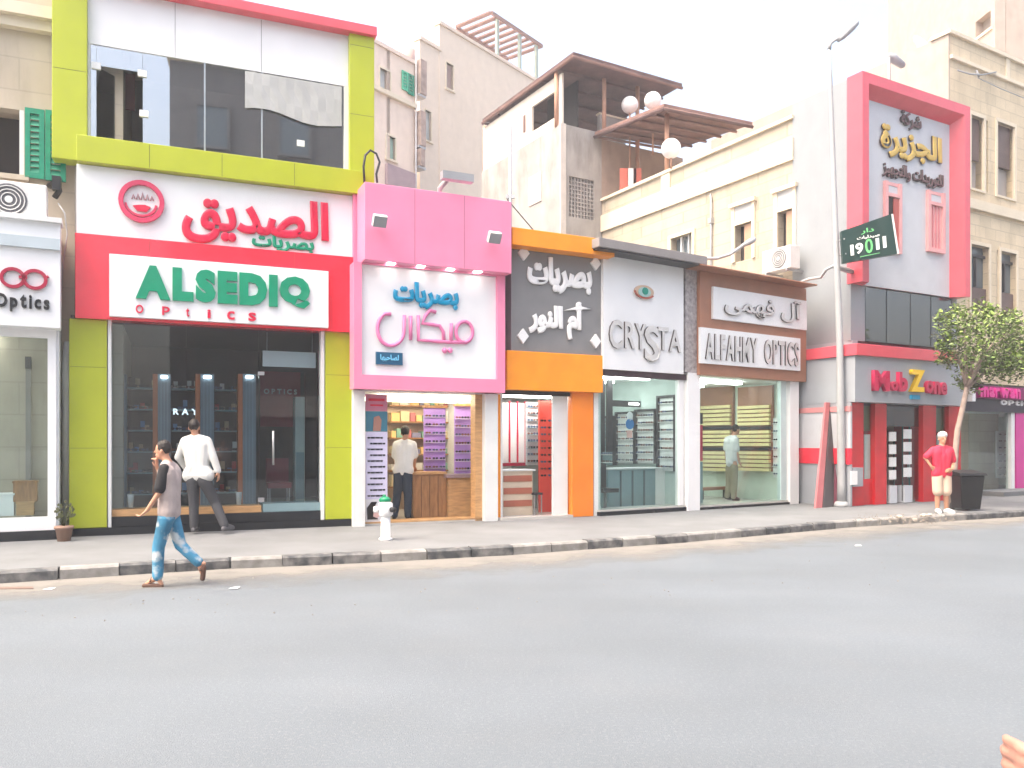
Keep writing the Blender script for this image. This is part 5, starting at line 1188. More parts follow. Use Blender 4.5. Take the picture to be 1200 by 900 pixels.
for k, px in enumerate((731, 741, 747)):
    d = 26.5; x, yv = gp(px, d); zz = (HOR-215)*d/F_PX+CAM_H
    T = Thing('terrace_chair', ['red terrace chair furthest left under the brown canopy', 'white slatted chair between the red ones under the brown canopy', 'red terrace chair furthest right under the brown canopy'][k], 'chair', None, (x, yv, 8.6)); mm = mat('chair_red', (.5, .12, .08), .5) if k != 1 else white
    T.part('backrest', MB().box(x-.13, x+.13, yv, yv+.05, zz-.2, zz+.5), mm); T.part('seat', MB().box(x-.13, x+.13, yv-.4, yv, zz-.3, zz-.2), mm)
    for q in (-.12, .1): T.part('leg', MB().box(x+q, x+q+.03, yv-.03, yv, 8.6, zz-.2), mm)
T = Thing('utility_pole', 'thin grey pole standing in front of the white rooftop block', 'pole', None, (*gp(598, 22), 0)); X = gp(598, 22)
T.part('pole', MB().tube([(X[0], X[1], 0), (X[0], X[1], (HOR-148)*22/F_PX+CAM_H)], .05, 10), metal); T.part('bracket', MB().box(X[0]-.12, X[0]+.12, X[1]-.05, X[1]+.05, 8.2, 8.3), metal)

# ================================================================== PALE BUILDINGS AT THE BACK
def back_building(label, px0, d0, px1, d1, ztop, m, depth, wins, name='apartment_building', base=0):
    F = fr(px0, d0, px1, d1); T = Thing(name, label, 'building', F, (0, 0, 0)); L = F.L
    ws = sorted([(F.s_(a), F.s_(b), F.z_((a+b)/2, lo), F.z_((a+b)/2, hi), k) for (a, b, lo, hi, k) in wins])
    cols = {}
    for a in ws: cols.setdefault(round(a[0], 1), []).append(a)
    mb = MB(); x = 0
    for key in sorted(cols):
        c = sorted(cols[key], key=lambda q: q[2]); a = min(q[0] for q in c); b = max(q[1] for q in c)
        mb.box(x, a, 0, .3, 0, ztop); zc = 0
        for q in c: mb.box(a, b, 0, .3, zc, q[2]); zc = q[3]
        mb.box(a, b, 0, .3, zc, ztop); x = b
    mb.box(x, L, 0, .3, 0, ztop); mb.box(0, L, .32, depth, 0, ztop-.3); T.part('wall', mb, m)
    T.box('roof_cap', m, -.05, L+.05, -.08, .4, ztop+.002, ztop+.15)
    for a, b, lo, hi, k in ws:
        wn = T.box('window', {'d': winback, 'g': mat('flare_pale_pane', (.42, .46, .46), .4), 's': mat('flare_pale_green', (.30, .46, .40), .6), 'b': mat('brown_pane', (.30, .22, .2), .6)}[k], a, b, .12, .18, lo, hi)  # pale panes and pale green: washout from flare put into the colour
        T.part('window_frame', MB().box(a-.06, a, -.03, .12, lo, hi).box(b, b+.06, -.03, .12, lo, hi).box(a, b, -.03, .12, hi, hi+.08).box(a-.1, b+.1, -.08, .12, lo-.08, lo), trimst, wn)
    return T, F
T, F = back_building('pinkish plaster building with green shutter behind the lime pillar', 420, 31, 486, 33.5, 17.2, pinkst, 6, [(445, 457, 107, 82, 'g'), (453, 463, 187, 160, 's')])
T.box('balcony_box', mat('mauve_box', (.34, .25, .27), .6), F.s_(451), F.s_(484), -.15, 0, F.z_(467, 222), F.z_(467, 198))
shx = F.s_(470), F.s_(484); shutter(T, shx[0], shx[0]+(shx[1]-shx[0])*.48, -.08, F.z_(477, 108), F.z_(477, 86), mat('bright_green_shutter', (.05, .42, .25), .5), 5); shutter(T, shx[0]+(shx[1]-shx[0])*.5, shx[1], -.08, F.z_(477, 110), F.z_(477, 86), greensh, 5)
T.part('cornice', MB().box(-.05, F.L, -.15, 0, F.z_(460, 116), F.z_(460, 111)), trimst)
for py in (60,): pass
# stacked condensers at its edge
for k, (py0, py1, lb) in enumerate(((112, 72, 'topmost rusty condenser column on the edge of the pinkish building'), (172, 132, 'middle rusty condenser on the edge of the pinkish building'), (196, 176, 'lowest condenser on the edge of the pinkish building'))):
    T = Thing('air_conditioner', lb, 'air conditioner', F, (F.s_(488), -.3, F.z_(488, py0)), 'condensers on the pinkish building edge'); T.box('casing', mat('rusty_casing', (.36, .27, .23), .7, var=.3), F.s_(487), F.s_(494-k), -.3, .2, F.z_(489, py0), F.z_(489, py1)); T.box('bracket', metal, F.s_(486), F.s_(494), -.25, .2, F.z_(489, py0)-.1, F.z_(489, py0)-.002)
T = Thing('drain_pipe', 'thin dark vertical pipe on the pinkish building edge', 'pipe', F, (F.s_(485), -.1, 0)); T.part('pipe', MB().tube([(F.s_(485), -.12, 6), (F.s_(485), -.12, F.z_(485, 60))], .035, 6), metal); T.part('clip', MB().box(F.s_(485)-.06, F.s_(485)+.06, -.1, 0, 10, 10.1), metal)
T = Thing('water_tank', 'small round water tank on the pinkish building roof', 'tank', F, (F.s_(478), 1, 17.3)); x = F.s_(482, .8)
T.part('tank', MB().tube([(x, 1, 17.35), (x, 1, 18.3), (x, 1, 18.45)], [.35, .35, .15], 14), mat('tank_rose', (.5, .36, .32), .6)); T.part('stand', MB().box(x-.3, x+.3, .8, 1.3, 17.2, 17.35), metal)
T, F = back_building('tall blank cream building with roof frame behind the pink shop', 492, 36, 516, 33.9+3.2, 19.5, palest, 6, [(498, 505, 165, 130, 'g')])
T, F = back_building('wide blank cream gable wall with rooftop pergola at upper centre', 515, 37, 690, 47, 20.7, palest, 10, [(523, 531, 105, 75, 'b')])
# rooftop pergola
a, b = F.s_(556, 2), F.s_(616, 2); zr = 20.8
T = Thing('rooftop_pergola', 'grey metal pergola frame with slatted screen on the tall cream roof', 'pergola', F, (a, 1, zr))
zz1 = F.z_(560, 24, 2); zz2 = zz1-.1
for q in (a+.6, (a+b)/2+.3, b-.4): T.part('post', MB().box(q-.08, q+.08, .9, 1.05, zr, zz1), mat('pale_green_post', (.30, .36, .32), .6))
T.part('roof_frame', MB().box(a, b, .8, .9, zz2-.08, zz1).box(a, b, 3.2, 3.3, zz2-.08, zz1), rust2)
for k in range(9): T.part('slat', MB().box(a+(b-a)*k/8-.13, a+(b-a)*k/8+.13, .9, 3.2, zz2, zz1-.02), rust2)
T.part('screen_panel', MB().add([(a-.8, 3.3, zr), (b, 3.3, zr), (b-.3, 3.3, zz2-.2), (a+.6, 3.3, zz2)], [(0, 1, 2, 3)]), mat('mesh_brown', (.32, .26, .24), .8))

T = Thing('cable', 'thin sagging black cable running above the grey and brown cornices', 'cable', FC, (0, 0, 4))
T.part('strand', MB().tube([FC.M.inverted() @ Vector(p) for p in [FP.w(FP.L, .1, FP.z_(597, 232)), FO.w(FO.L*.5, .2, 5.25), FC.w(FC.L*.5, .2, 5.15), FF.w(.2, .2, 5.0)]], .012, 5), darkm)
# ================================================================== TREE
def tree():
    d = 17.9; b = Vector((*gp(1116, d), PAVE)); P = lambda px, py, dd=0: Vector(((px-600)*(d+dd)/F_PX, d+dd, (HOR-py)*(d+dd)/F_PX+CAM_H))
    T = Thing('tree', 'leafy street tree with thin pale leaning trunk at the right', 'tree', None, b)
    bark = mat('bark', (.36, .28, .24), .9, var=.2, scale=8, bump=.5, bscale=30)
    f = P(1133, 455)
    mb = MB().tube([b, P(1117, 560), P(1122, 505), P(1131, 465), f, P(1140, 425)], [.085, .07, .06, .055, .05, .03], 10)
    ends = [P(1112, 395, .3), P(1130, 375, -.5), P(1155, 372, .4), P(1180, 390, -.4), P(1190, 420, .5), P(1165, 400, -.8), P(1145, 400, 1)]
    for e_ in ends: mb.tube([f, f.lerp(e_, .4)+Vector((0, 0, .12)), e_], [.04, .028, .01], 6)
    T.part('trunk', mb, bark)
    rnd = random.Random(3); lv = {0: MB(), 1: MB(), 2: MB()}
    clumps = [(P(px, py, dd), r) for px, py, dd, r in [(1112, 392, 0, .36), (1106, 372, .3, .2), (1108, 420, .1, .22), (1128, 378, -.3, .42), (1150, 376, .2, .46), (1142, 410, -.5, .55), (1122, 415, .3, .42), (1168, 385, -.3, .45), (1190, 392, .3, .42), (1165, 418, .5, .55), (1188, 425, -.3, .5), (1148, 434, .2, .36), (1178, 428, .0, .40), (1133, 445, .2, .3), (1205, 405, .2, .5), (1204, 430, .3, .35), (1218, 418, 0, .5), (1186, 372, .5, .25), (1120, 362, .2, .14), (1160, 362, 0, .16), (1102, 405, 0, .14), (1140, 452, .4, .2)]]
    for ci, (c, r) in enumerate(clumps):
        for k in range(int(430*r/.45*(r/.45))+50):
            v = Vector((rnd.gauss(0, 1), rnd.gauss(0, 1), rnd.gauss(0, 1))).normalized()*r*(rnd.random()**.45)*rnd.uniform(.75, 1.3)
            p = c+v; sz = rnd.uniform(.03, .07); a = Vector((rnd.gauss(0, 1), rnd.gauss(0, 1), rnd.gauss(0, .6))).normalized(); u = a.cross(Vector((rnd.gauss(0, .5), rnd.gauss(0, .5), 1))).normalized()
            i = 0 if (v.z > r*.25 and rnd.random() < .6) or rnd.random() < .12 else (1 if rnd.random() < .65 else 2)  # bright leaf colour favoured towards the top of each clump
            lv[i].add([p-a*sz, p+u*sz*.45, p+a*sz, p-u*sz*.45], [(0, 1, 2, 3)])
    for i, (nm, col) in enumerate((('leaf_bright', (.27, .38, .09)), ('leaf_mid', (.15, .22, .06)), ('leaf_dark', (.10, .105, .055)))):
        mm = mat(nm, col, .55, var=.35, scale=9); T.part('crown', lv[i], mm, label=['bright yellow green leaves', 'mid green leaves', 'dark leaves'][i])
tree()

# ================================================================== BIN, POT, RUBBLE
d = 1349/(598-HOR); X, Y = gp(1132, d)
T = Thing('rubbish_bin', 'large black wheeled rubbish bin right of the man in red', 'bin', None, (X, Y, PAVE))
h = (598-553)*d/F_PX; w0, w1 = .20, .26
T.part('bin_body', MB().add([(X-w0, Y-w0, PAVE+.04), (X+w0, Y-w0, PAVE+.04), (X+w0, Y+w0, PAVE+.04), (X-w0, Y+w0, PAVE+.04), (X-w1, Y-w1, PAVE+h-.07), (X+w1, Y-w1, PAVE+h-.07), (X+w1, Y+w1, PAVE+h-.07), (X-w1, Y+w1, PAVE+h-.07)], [(0, 3, 2, 1), (4, 5, 6, 7), (0, 1, 5, 4), (1, 2, 6, 5), (2, 3, 7, 6), (3, 0, 4, 7)]), blk, bevel=.02)
T.part('lid', MB().add([(X-w1-.03, Y-w1-.04, PAVE+h-.065), (X+w1+.03, Y-w1-.04, PAVE+h-.065), (X+w1+.03, Y+w1+.03, PAVE+h-.065), (X-w1-.03, Y+w1+.03, PAVE+h-.065), (X-w1-.01, Y-w1-.02, PAVE+h-.02), (X+w1+.01, Y-w1-.02, PAVE+h-.02), (X+w1+.01, Y+w1, PAVE+h+.04), (X-w1-.01, Y+w1, PAVE+h+.04)], [(0, 3, 2, 1), (4, 5, 6, 7), (0, 1, 5, 4), (1, 2, 6, 5), (2, 3, 7, 6), (3, 0, 4, 7)]), blk)
for q in (-w0, w0-.05): T.part('wheel', MB().tube([(X+q, Y+w0, PAVE+.08), (X+q+.05, Y+w0, PAVE+.08)], .08, 14), darkm)
d = 1349/(634-HOR); X, Y = gp(75, d)
T = Thing('plant_pot', 'small terracotta plant pot with withered plant by the lime pillar', 'plant pot', None, (X, Y, PAVE))
T.part('pot', MB().tube([(X, Y, PAVE), (X, Y, PAVE+.18), (X, Y, PAVE+.181), (X, Y, PAVE+.22)], [.085, .115, .13, .13], 16), mat('terracotta', (.32, .2, .15), .8, var=.15))
mb = MB(); rnd = random.Random(9)
for k in range(14):
    a = rnd.uniform(0, 6.28); l_ = rnd.uniform(.15, .4); mb.tube([(X, Y, PAVE+.2), (X+.05*math.cos(a), Y+.05*math.sin(a), PAVE+.2+l_*.6), (X+.12*math.cos(a), Y+.12*math.sin(a), PAVE+.2+l_)], [.006, .004, .002], 4)
    for j in range(3):
        p = Vector((X+.09*math.cos(a)+rnd.uniform(-.04, .04), Y+.09*math.sin(a), PAVE+.25+l_*rnd.uniform(.3, .9))); mb.add([p, p+Vector((.03, .01, .02)), p+Vector((.02, 0, .05)), p+Vector((-.01, 0, .03))], [(0, 1, 2, 3)])
T.part('stems', mb, mat('dry_leaf', (.08, .09, .04), .8))
# rubble heap on pavement edge
def pebble(mb, c, r, rnd):
    n = 6; vs = []; 
    for zz, k in ((-.3, .8), (.25, 1), (.7, .5)):
        for i in range(n): q = 2*math.pi*i/n+zz; rr = r*k*rnd.uniform(.75, 1.2); vs.append((c[0]+rr*math.cos(q), c[1]+rr*math.sin(q), c[2]+r*zz))
    fs = [tuple(range(n))[::-1], tuple(range(2*n, 3*n))]
    for L_ in range(2):
        for i in range(n): fs.append((L_*n+i, L_*n+(i+1) % n, (L_+1)*n+(i+1) % n, (L_+1)*n+i))
    mb.add(vs, fs)
rnd = random.Random(5); mb = MB()
for k in range(150):
    px = rnd.gauss(1070, 22); py = rnd.gauss(608, 3.2); d = 1349/(py-HOR); X, Y = gp(px, d); pebble(mb, (X, Y, PAVE+.005), rnd.uniform(.006, .02), rnd)
for k in range(200):
    px = rnd.uniform(1000, 1130); py = rnd.gauss(608, 3.5); d = 1349/(py-HOR); X, Y = gp(px, d); pebble(mb, (X, Y, PAVE+.005), rnd.uniform(.005, .015), rnd)
single('gravel', 'scattered broken gravel on the pavement edge in front of the red shop', 'gravel', mb, mat('rubble', (.24, .21, .18), .9, var=.25, scale=20), kind='stuff')
for k, (px, py, r) in enumerate(((1054, 607, .06), (1072, 610, .05), (1083, 606, .07), (1089, 605, .06))):
    d = 1349/(py-HOR); X, Y = gp(px, d); mb = MB(); pebble(mb, (X, Y, PAVE+r*.3), r, rnd)
    single('stone', ['pale broken stone, leftmost on the pavement edge before the red shop', 'small pale stone nearest the kerb before the red shop', 'white lump of rubble near the feet of the man in red', 'white lump of rubble closest to the shoes of the man in red'][k], 'stone', mb, mat('pale_stone_lump', (.42, .37, .32), .9), org=(X, Y, PAVE), group='stones before the red shop')
mb = MB(); rnd = random.Random(11)
for k in range(90):
    px = rnd.uniform(-50, 1150); ky = 690-px*.062; py = ky+rnd.uniform(2, 60)**1.0; d = 1472/(py-HOR); X, Y = gp(px, d); pebble(mb, (X, Y, .004), rnd.uniform(.004, .010), rnd)
single('grit', 'fine grit scattered over the asphalt near the kerb', 'grit', mb, mat('rubble', (0, 0, 0)), kind='stuff')
for k, (px, py, lb) in enumerate(((274, 690, 'small white paper scrap on the road right of the walking boy'), (57, 691, 'tiny white paper scrap on the road near the left kerb'), (1005, 640, 'small pale paper scrap on the road below the lamp pole'))):
    d = 1472/(py-HOR); X, Y = gp(px, d); single('paper_scrap', lb, 'litter', MB().add([(X-.05, Y-.03, .008), (X+.05, Y-.04, .01), (X+.06, Y+.03, .02), (X-.02, Y+.05, .012)], [(0, 1, 2, 3)]), white, org=(X, Y, 0))
single('manhole_cover', 'flat rusty metal strip set in the road at the left edge', 'drain cover', MB().prismz([(gp(-5, 8.65)[0], 8.6), (gp(38, 8.6)[0], 8.62), (gp(36, 8.7)[0], 8.74), (gp(-5, 8.7)[0], 8.7)], .001, .012), mat('rusty_plate', (.16, .11, .09), .8))

# ================================================================== PEOPLE
def remesh(mb, vox, name, m, org, smooth=4):
    me = mb.mesh(name, None, org); o = bpy.data.objects.new('tmp', me); C.objects.link(o)
    r = o.modifiers.new('r', 'REMESH'); r.mode = 'VOXEL'; r.voxel_size = vox
    if smooth: q = o.modifiers.new('s', 'SMOOTH'); q.factor = .5; q.iterations = smooth
    bpy.context.view_layer.update(); out = bpy.data.meshes.new_from_object(o.evaluated_get(bpy.context.evaluated_depsgraph_get()))
    bpy.data.objects.remove(o); bpy.data.meshes.remove(me); out.name = name; out.materials.clear(); out.materials.append(m)
    out.polygons.foreach_set('use_smooth', [True]*len(out.polygons)); return out
def limb(mb, pts, rad, n=12):
    mb.tube(pts, rad, n)
    for p, r in zip(pts, rad): mb.ball(p, r*.995, 10, 8)
def hand(mb, wr, dr, side, pal, curl=.5, k=1.0):
    """palm, four fingers of unequal length bent at the knuckles, thumb from the side; pal = direction the palm faces"""
    dr = Vector(dr).normalized(); side = Vector(side).normalized(); pal = Vector(pal).normalized(); wr = Vector(wr)
    pc = wr+dr*.05*k
    for q in (-.028, -.01, .01, .028): limb(mb, [wr+side*q*.6*k, wr+dr*.085*k+side*q*k], [.013*k, .011*k], 8)
    for q, ln in ((-.031, .066), (-.011, .078), (.010, .073), (.030, .056)):
        a = wr+dr*.088*k+side*q*k; c1, c2 = curl*.9, curl*1.9
        d1 = dr*math.cos(c1)+pal*math.sin(c1); d2 = dr*math.cos(c2)+pal*math.sin(c2)
        b = a+d1*ln*.55*k; c = b+d2*ln*.45*k; limb(mb, [a, b, c], [.0095*k, .0088*k, .007*k], 8)
    a = wr+dr*.02*k-side*.03*k; d1 = (dr*.6-side*.6+pal*.4).normalized(); b = a+d1*.04*k; c = b+(dr*.9-side*.1+pal*.4).normalized()*.03*k; limb(mb, [a, b, c], [.014*k, .011*k, .009*k], 8)
def person(label, base, J, fwd, cloth, H=1.7, hair=hairm, skinm=skin, sc=1.0, hands=None, short_sleeve=True, shorts=False, cap=None, group=None, shoe_m=None, sandals=False, vox=.011, sleeve_m=None, patches=None):
    B = Vector(base); T = Thing('person', label, 'person', None, B, group)
    V = {k: B+Vector(v) for k, v in J.items()}; f = Vector((*fwd[:2], 0)).normalized(); rt = Vector((f.y, -f.x, 0))   # rt = the person's right
    hd = V['head']; hf = Vector(J.get('look', f)).normalized() if 'look' in J else f; hr = Vector((hf.y, -hf.x, 0)).normalized()
    body = MB()
    def orient_ball(mb, c, rs, r2=None):
        b = MB().ball((0, 0, 0), 1, 18, 14); mb.add([c+hr*v.x*rs[0]+hf*v.y*rs[1]+Vector((0, 0, v.z*rs[2])) for v in b.v], b.f, True)
    orient_ball(body, hd+Vector((0, 0, .02*sc)), (.074*sc, .092*sc, .105*sc)); orient_ball(body, hd+hf*.022*sc+Vector((0, 0, -.055*sc)), (.055*sc, .066*sc, .062*sc))
    limb(body, [hd+hf*.088*sc+Vector((0, 0, .012*sc)), hd+hf*.108*sc+Vector((0, 0, -.025*sc))], [.011*sc, .015*sc], 8)
    limb(body, [hd+hf*.086*sc+hr*.02*sc+Vector((0, 0, -.062*sc)), hd+hf*.086*sc-hr*.02*sc+Vector((0, 0, -.062*sc))], [.008*sc, .008*sc], 8)
    limb(body, [hd+hf*.07*sc+Vector((0, 0, -.098*sc)), hd+hf*.08*sc+Vector((0, 0, -.098*sc))], [.02*sc, .016*sc], 8)
    for q in (-1, 1): orient_ball(body, hd+hr*q*.076*sc-hf*.008*sc+Vector((0, 0, -.01*sc)), (.012*sc, .02*sc, .032*sc))
    limb(body, [hd+Vector((0, 0, -.04*sc))-hf*.01, V['neck']], [.05*sc, .055*sc])
    limb(body, [V['neck'], V['chest']], [.06*sc, .10*sc])
    for q in ('L', 'R'):
        limb(body, [V['sh'+q], V['neck']+(V['sh'+q]-V['neck'])*.2], [.048*sc, .05*sc])
        limb(body, [V['sh'+q], V['el'+q], V['ha'+q]], [.045*sc, .036*sc, .025*sc]); limb(body, [V['sh'+q]*.55+V['chest']*.45, V['hip'+q]], [.093*sc, .078*sc])
        limb(body, [V['hip'+q], V['kn'+q], V['an'+q]], [.08*sc, .052*sc, .036*sc]); calf = V['kn'+q].lerp(V['an'+q], .3)-f*.015; limb(body, [V['kn'+q], calf, V['an'+q]], [.05*sc, .054*sc, .034*sc])
        toe = V['toe'+q]; heel = V['an'+q]-(toe-V['an'+q])*.15; limb(body, [V['an'+q], V['an'+q].lerp(toe, .5), toe], [.036*sc, .032*sc, .024*sc]); limb(body, [V['an'+q], V['heel'+q] if 'heel'+q in V else heel+Vector((0, 0, -.03))], [.034*sc, .026*sc])
    for q, hdsp in (hands or {}).items(): hand(body, V['ha'+q], *hdsp, k=1.05*sc)
    T.part('body', remesh(body, vox*.8, 'body', skinm, T.org, 2), None)
    # shirt
    mb = MB()
    e = .018*sc
    for q in ('L', 'R'):
        limb(mb, [V['sh'+q]*.6+V['chest']*.4, V['chest'].lerp(V['hip'+q], .5)+(V['hip'+q]-V['pelvis'])*.2, V['hem'+q] if 'hem'+q in V else V['hip'+q]+Vector((0, 0, -.04))], [.10*sc+e, .097*sc+e, .096*sc+e])
        limb(mb, [V['sh'+q], V['neck']+(V['sh'+q]-V['neck'])*.25+Vector((0, 0, -.02))], [.052*sc+e, .055*sc+e])
    hm_ = [V['hem'+q] if 'hem'+q in V else V['hip'+q]+Vector((0, 0, -.04)) for q in 'LR']; limb(mb, [hm_[0], hm_[1]], [.096*sc+e]*2)
    limb(mb, [V['neck']+Vector((0, 0, -.03)), V['chest'], V['pelvis']], [.062*sc+e*.5, .105*sc+e, .098*sc+e])
    sm = MB() if sleeve_m else mb
    for q in ('L', 'R'):
        if short_sleeve: limb(sm, [V['sh'+q], V['sh'+q].lerp(V['el'+q], .8)], [.054*sc+e, .056*sc+e])
        else: limb(sm, [V['sh'+q], V['el'+q], V['el'+q].lerp(V['ha'+q], .92)], [.052*sc+e, .045*sc+e, .034*sc+e])
    shirt = T.part('shirt', remesh(mb, vox, 'shirt', cloth[0], T.org), None)
    if sleeve_m: T.part('sleeves', remesh(sm, vox, 'sleeves', sleeve_m, T.org), None, shirt)
    mb = MB(); e = .016*sc
    for q in ('L', 'R'):
        an = V['an'+q] if not shorts else V['kn'+q].lerp(V['hip'+q], .12)
        if shorts: limb(mb, [V['hip'+q], an], [.092*sc+e, .088*sc+e])
        else: limb(mb, [V['hip'+q], V['kn'+q], V['kn'+q].lerp(an, .96)], [.088*sc+e, .062*sc+e, .052*sc+e])
        limb(mb, [V['pelvis']+Vector((0, 0, .05)), V['hip'+q]], [.092*sc+e, .092*sc+e])
    tr = T.part('shorts' if shorts else 'trousers', remesh(mb, vox, 'trousers', cloth[1], T.org), None)
    for q in ('L', 'R'):
        toe, an = V['toe'+q], V['an'+q]; hl = V['heel'+q] if 'heel'+q in V else an-(toe-an)*.2; hl = Vector((hl.x, hl.y, min(hl.z, an.z-.03)))
        mb = MB(); dn = Vector((0, 0, -.02))
        if sandals: limb(mb, [hl+dn, toe+dn+(toe-hl)*.12], [.026, .030]); limb(mb, [an.lerp(toe, .55)+rt*.04, an.lerp(toe, .55)+Vector((0, 0, .03)), an.lerp(toe, .55)-rt*.04], [.012]*3, 8)
        else: limb(mb, [an+Vector((0, 0, -.01)), an.lerp(toe, .55)+Vector((0, 0, -.0)), toe+(toe-an)*.12], [.048*sc, .046*sc, .034*sc]); limb(mb, [hl, toe+(toe-an)*.12+dn*.4], [.040*sc, .034*sc])
        T.part('sandal' if sandals else 'shoe', remesh(mb, .008, 'shoe', shoe_m or blk, T.org, 2), None)
    mb = MB()
    orient_ball(mb, hd-hf*.014*sc+Vector((0, 0, .040*sc)), (.083*sc, .095*sc, .102*sc)); cut = MB(); hm = remesh(mb, .009, 'hair', hair, T.org, 1)
    import bmesh as _bm
    bm = _bm.new(); bm.from_mesh(hm)
    for pc, pn in ((hd+hf*.055*sc+Vector((0, 0, .045*sc)), (hf*.85-Vector((0, 0, .53)))), (hd+Vector((0, 0, -.045*sc)), Vector((0, 0, -1)))):
        _bm.ops.bisect_plane(bm, geom=bm.verts[:]+bm.edges[:]+bm.faces[:], plane_co=pc-T.org, plane_no=pn, clear_outer=True)
    for v in bm.verts:
        v.co += Vector((noise.noise(v.co*40), noise.noise(v.co*40+Vector((5, 0, 0))), noise.noise(v.co*40+Vector((0, 9, 0)))))*.006
    bm.to_mesh(hm); bm.free(); T.part('hair', hm, None)
    if cap: mb = MB(); orient_ball(mb, hd-hf*.0*sc+Vector((0, 0, .075*sc)), (.09*sc, .10*sc, .075*sc)); T.part('cap', mb, cap)
    for q in (-1, 1): T.part('eye', MB().ball(hd+hf*.083*sc+hr*q*.03*sc+Vector((0, 0, .008*sc)), .009*sc, 8, 6, (1, 1, .6)), blk)
    return T
def pxj(d, gz, px0):      # photo measurements of a figure turned into metres at its own distance
    return lambda px, py, dy=0: Vector(((px-px0)*d/F_PX, dy, (HOR-py)*d/F_PX+CAM_H-gz))
shirt_w = mat('white_shirt', (.62, .62, .60), .8, var=.06, scale=6, bump=.3, bscale=12)
grey_tr = mat('charcoal_trousers', (.045, .047, .055), .8, var=.2, bump=.3, bscale=12)
# boy walking on the road, seen from his left side
d = 8.85; q = pxj(d, 0, 193); jeans = mat('blue_jeans', (.05, .21, .34), .8, var=.35, scale=5, bump=.4, bscale=15)

def patch(m, col, scale, lo, hi):
    n = m.node_tree.nodes; l = m.node_tree.links; b = n['Principled BSDF']; src = b.inputs['Base Color'].links[0].from_socket
    geo = n.new('ShaderNodeNewGeometry'); t = n.new('ShaderNodeTexNoise'); t.inputs['Scale'].default_value = scale; t.inputs['Detail'].default_value = 3; l.new(geo.outputs['Position'], t.inputs[0])
    r = n.new('ShaderNodeMapRange'); l.new(t.outputs[0], r.inputs[0]); r.inputs[1].default_value = lo; r.inputs[2].default_value = hi
    x = n.new('ShaderNodeMix'); x.data_type = 'RGBA'; l.new(r.outputs[0], x.inputs[0]); l.new(src, x.inputs[6]); x.inputs[7].default_value = (*col, 1); l.new(x.outputs[2], b.inputs['Base Color'])
patch(jeans, (.50, .54, .55), 6.5, .55, .66)
J = dict(head=q(191, 528), look=Vector((-1, -.05, 0)), neck=q(196, 541), chest=q(199, 562), pelvis=q(198.5, 601), shL=q(198.5, 549, -.13), shR=q(198, 549, .13),
 elL=q(194, 577, -.17), haL=q(181, 597, -.19), elR=q(187, 570, .12), haR=q(183, 548, .02), hipL=q(198, 607, -.075), hipR=q(198, 607, .075),
 knL=q(189.5, 640, -.08), anL=q(188.5, 675, -.08), toeL=q(176, 682.5, -.09), heelL=q(193, 683, -.08),
 knR=q(208, 640, .08), anR=q(229, 661, .10), toeR=q(233.5, 676, .10), heelR=q(235, 662, .10), hemL=q(198.5, 601, -.068), hemR=q(198.5, 601, .068))
person('boy walking on the road, hand at mouth, in blue jeans and sandals', (*gp(193, d), 0), J, (-1, -.05), (mat('taupe_shirt', (.42, .35, .33), .85, var=.15, scale=8, bump=.3, bscale=12), jeans), sc=.84,
  hands={'L': ((-.75, 0, -.65), (.1, -1, 0), (-.5, .2, .5), .7), 'R': ((.05, -.15, 1), (0, 1, .1), (-1, 0, 0), .9)}, sleeve_m=mat('black_sleeve', (.015, .015, .018), .8), shoe_m=mat('brown_sandal', (.10, .05, .035), .7), sandals=True, vox=.010)
# man in white shirt seen from behind
d = 12.75; q = pxj(d, PAVE, 232)
J = dict(head=q(227.5, 501), neck=q(229, 511), chest=q(230, 527), pelvis=q(232, 558), shL=q(216.5, 517), shR=q(243, 517), elL=q(207.5, 536, .05), haL=q(214, 553, .25), elR=q(250, 536), haR=q(255, 553, .03),
 hipL=q(226, 564), hipR=q(240, 564), knL=q(226.5, 591, .02), anL=q(227.5, 618, 0), toeL=q(226, 620.5, .16), heelL=q(228, 620.5, -.05), knR=q(251, 590, .06), anR=q(264, 616.5, -.02), toeR=q(268, 619, .14), heelR=q(264, 619, -.08), hemL=q(222, 557), hemR=q(243, 557), look=Vector((-.15, 1, 0)))
person('man in untucked white shirt and charcoal trousers seen from behind at the lime shop window', (*gp(232, d), PAVE), J, (-.1, 1), (shirt_w, grey_tr), short_sleeve=False, sc=1.0, hands={'R': ((.1, 0, -1), (0, 1, 0), (-1, 0, 0), .4), 'L': ((.5, .5, -.5), (0, 0, 1), (0, 1, 0), .6)}, shoe_m=mat('grey_shoe', (.10, .10, .11), .6))
# man in the pink shop doorway, from behind
d = 15.0; q = pxj(d, PAVE, 474)
J = dict(head=q(475, 507.5), neck=q(474.5, 516), chest=q(474, 530), pelvis=q(472, 553), shL=q(464.5, 521), shR=q(484, 521), elL=q(462.5, 537, .02), haL=q(463, 549, .2), elR=q(486, 536, .05), haR=q(484, 548, .22),
 hipL=q(467.5, 557), hipR=q(477, 557), knL=q(465, 582, .03), anL=q(463, 604, -.1), toeL=q(462, 606, .08), knR=q(478, 582, .0), anR=q(478, 604.5, 0), toeR=q(478, 606.5, .18), hemL=q(467, 551), hemR=q(478, 551))
person('man in white t-shirt and dark blue trousers standing in the pink shop doorway', (*gp(474, d), PAVE), J, (.1, 1), (mat('white_tshirt', (.74, .74, .71), .8, bump=.3, bscale=12), mat('navy_trousers', (.02, .035, .06), .8)), hands={'R': ((0, .8, -.3), (1, 0, 0), (0, 0, -1), .4), 'L': ((0, .8, -.3), (-1, 0, 0), (0, 0, -1), .4)}, vox=.014)
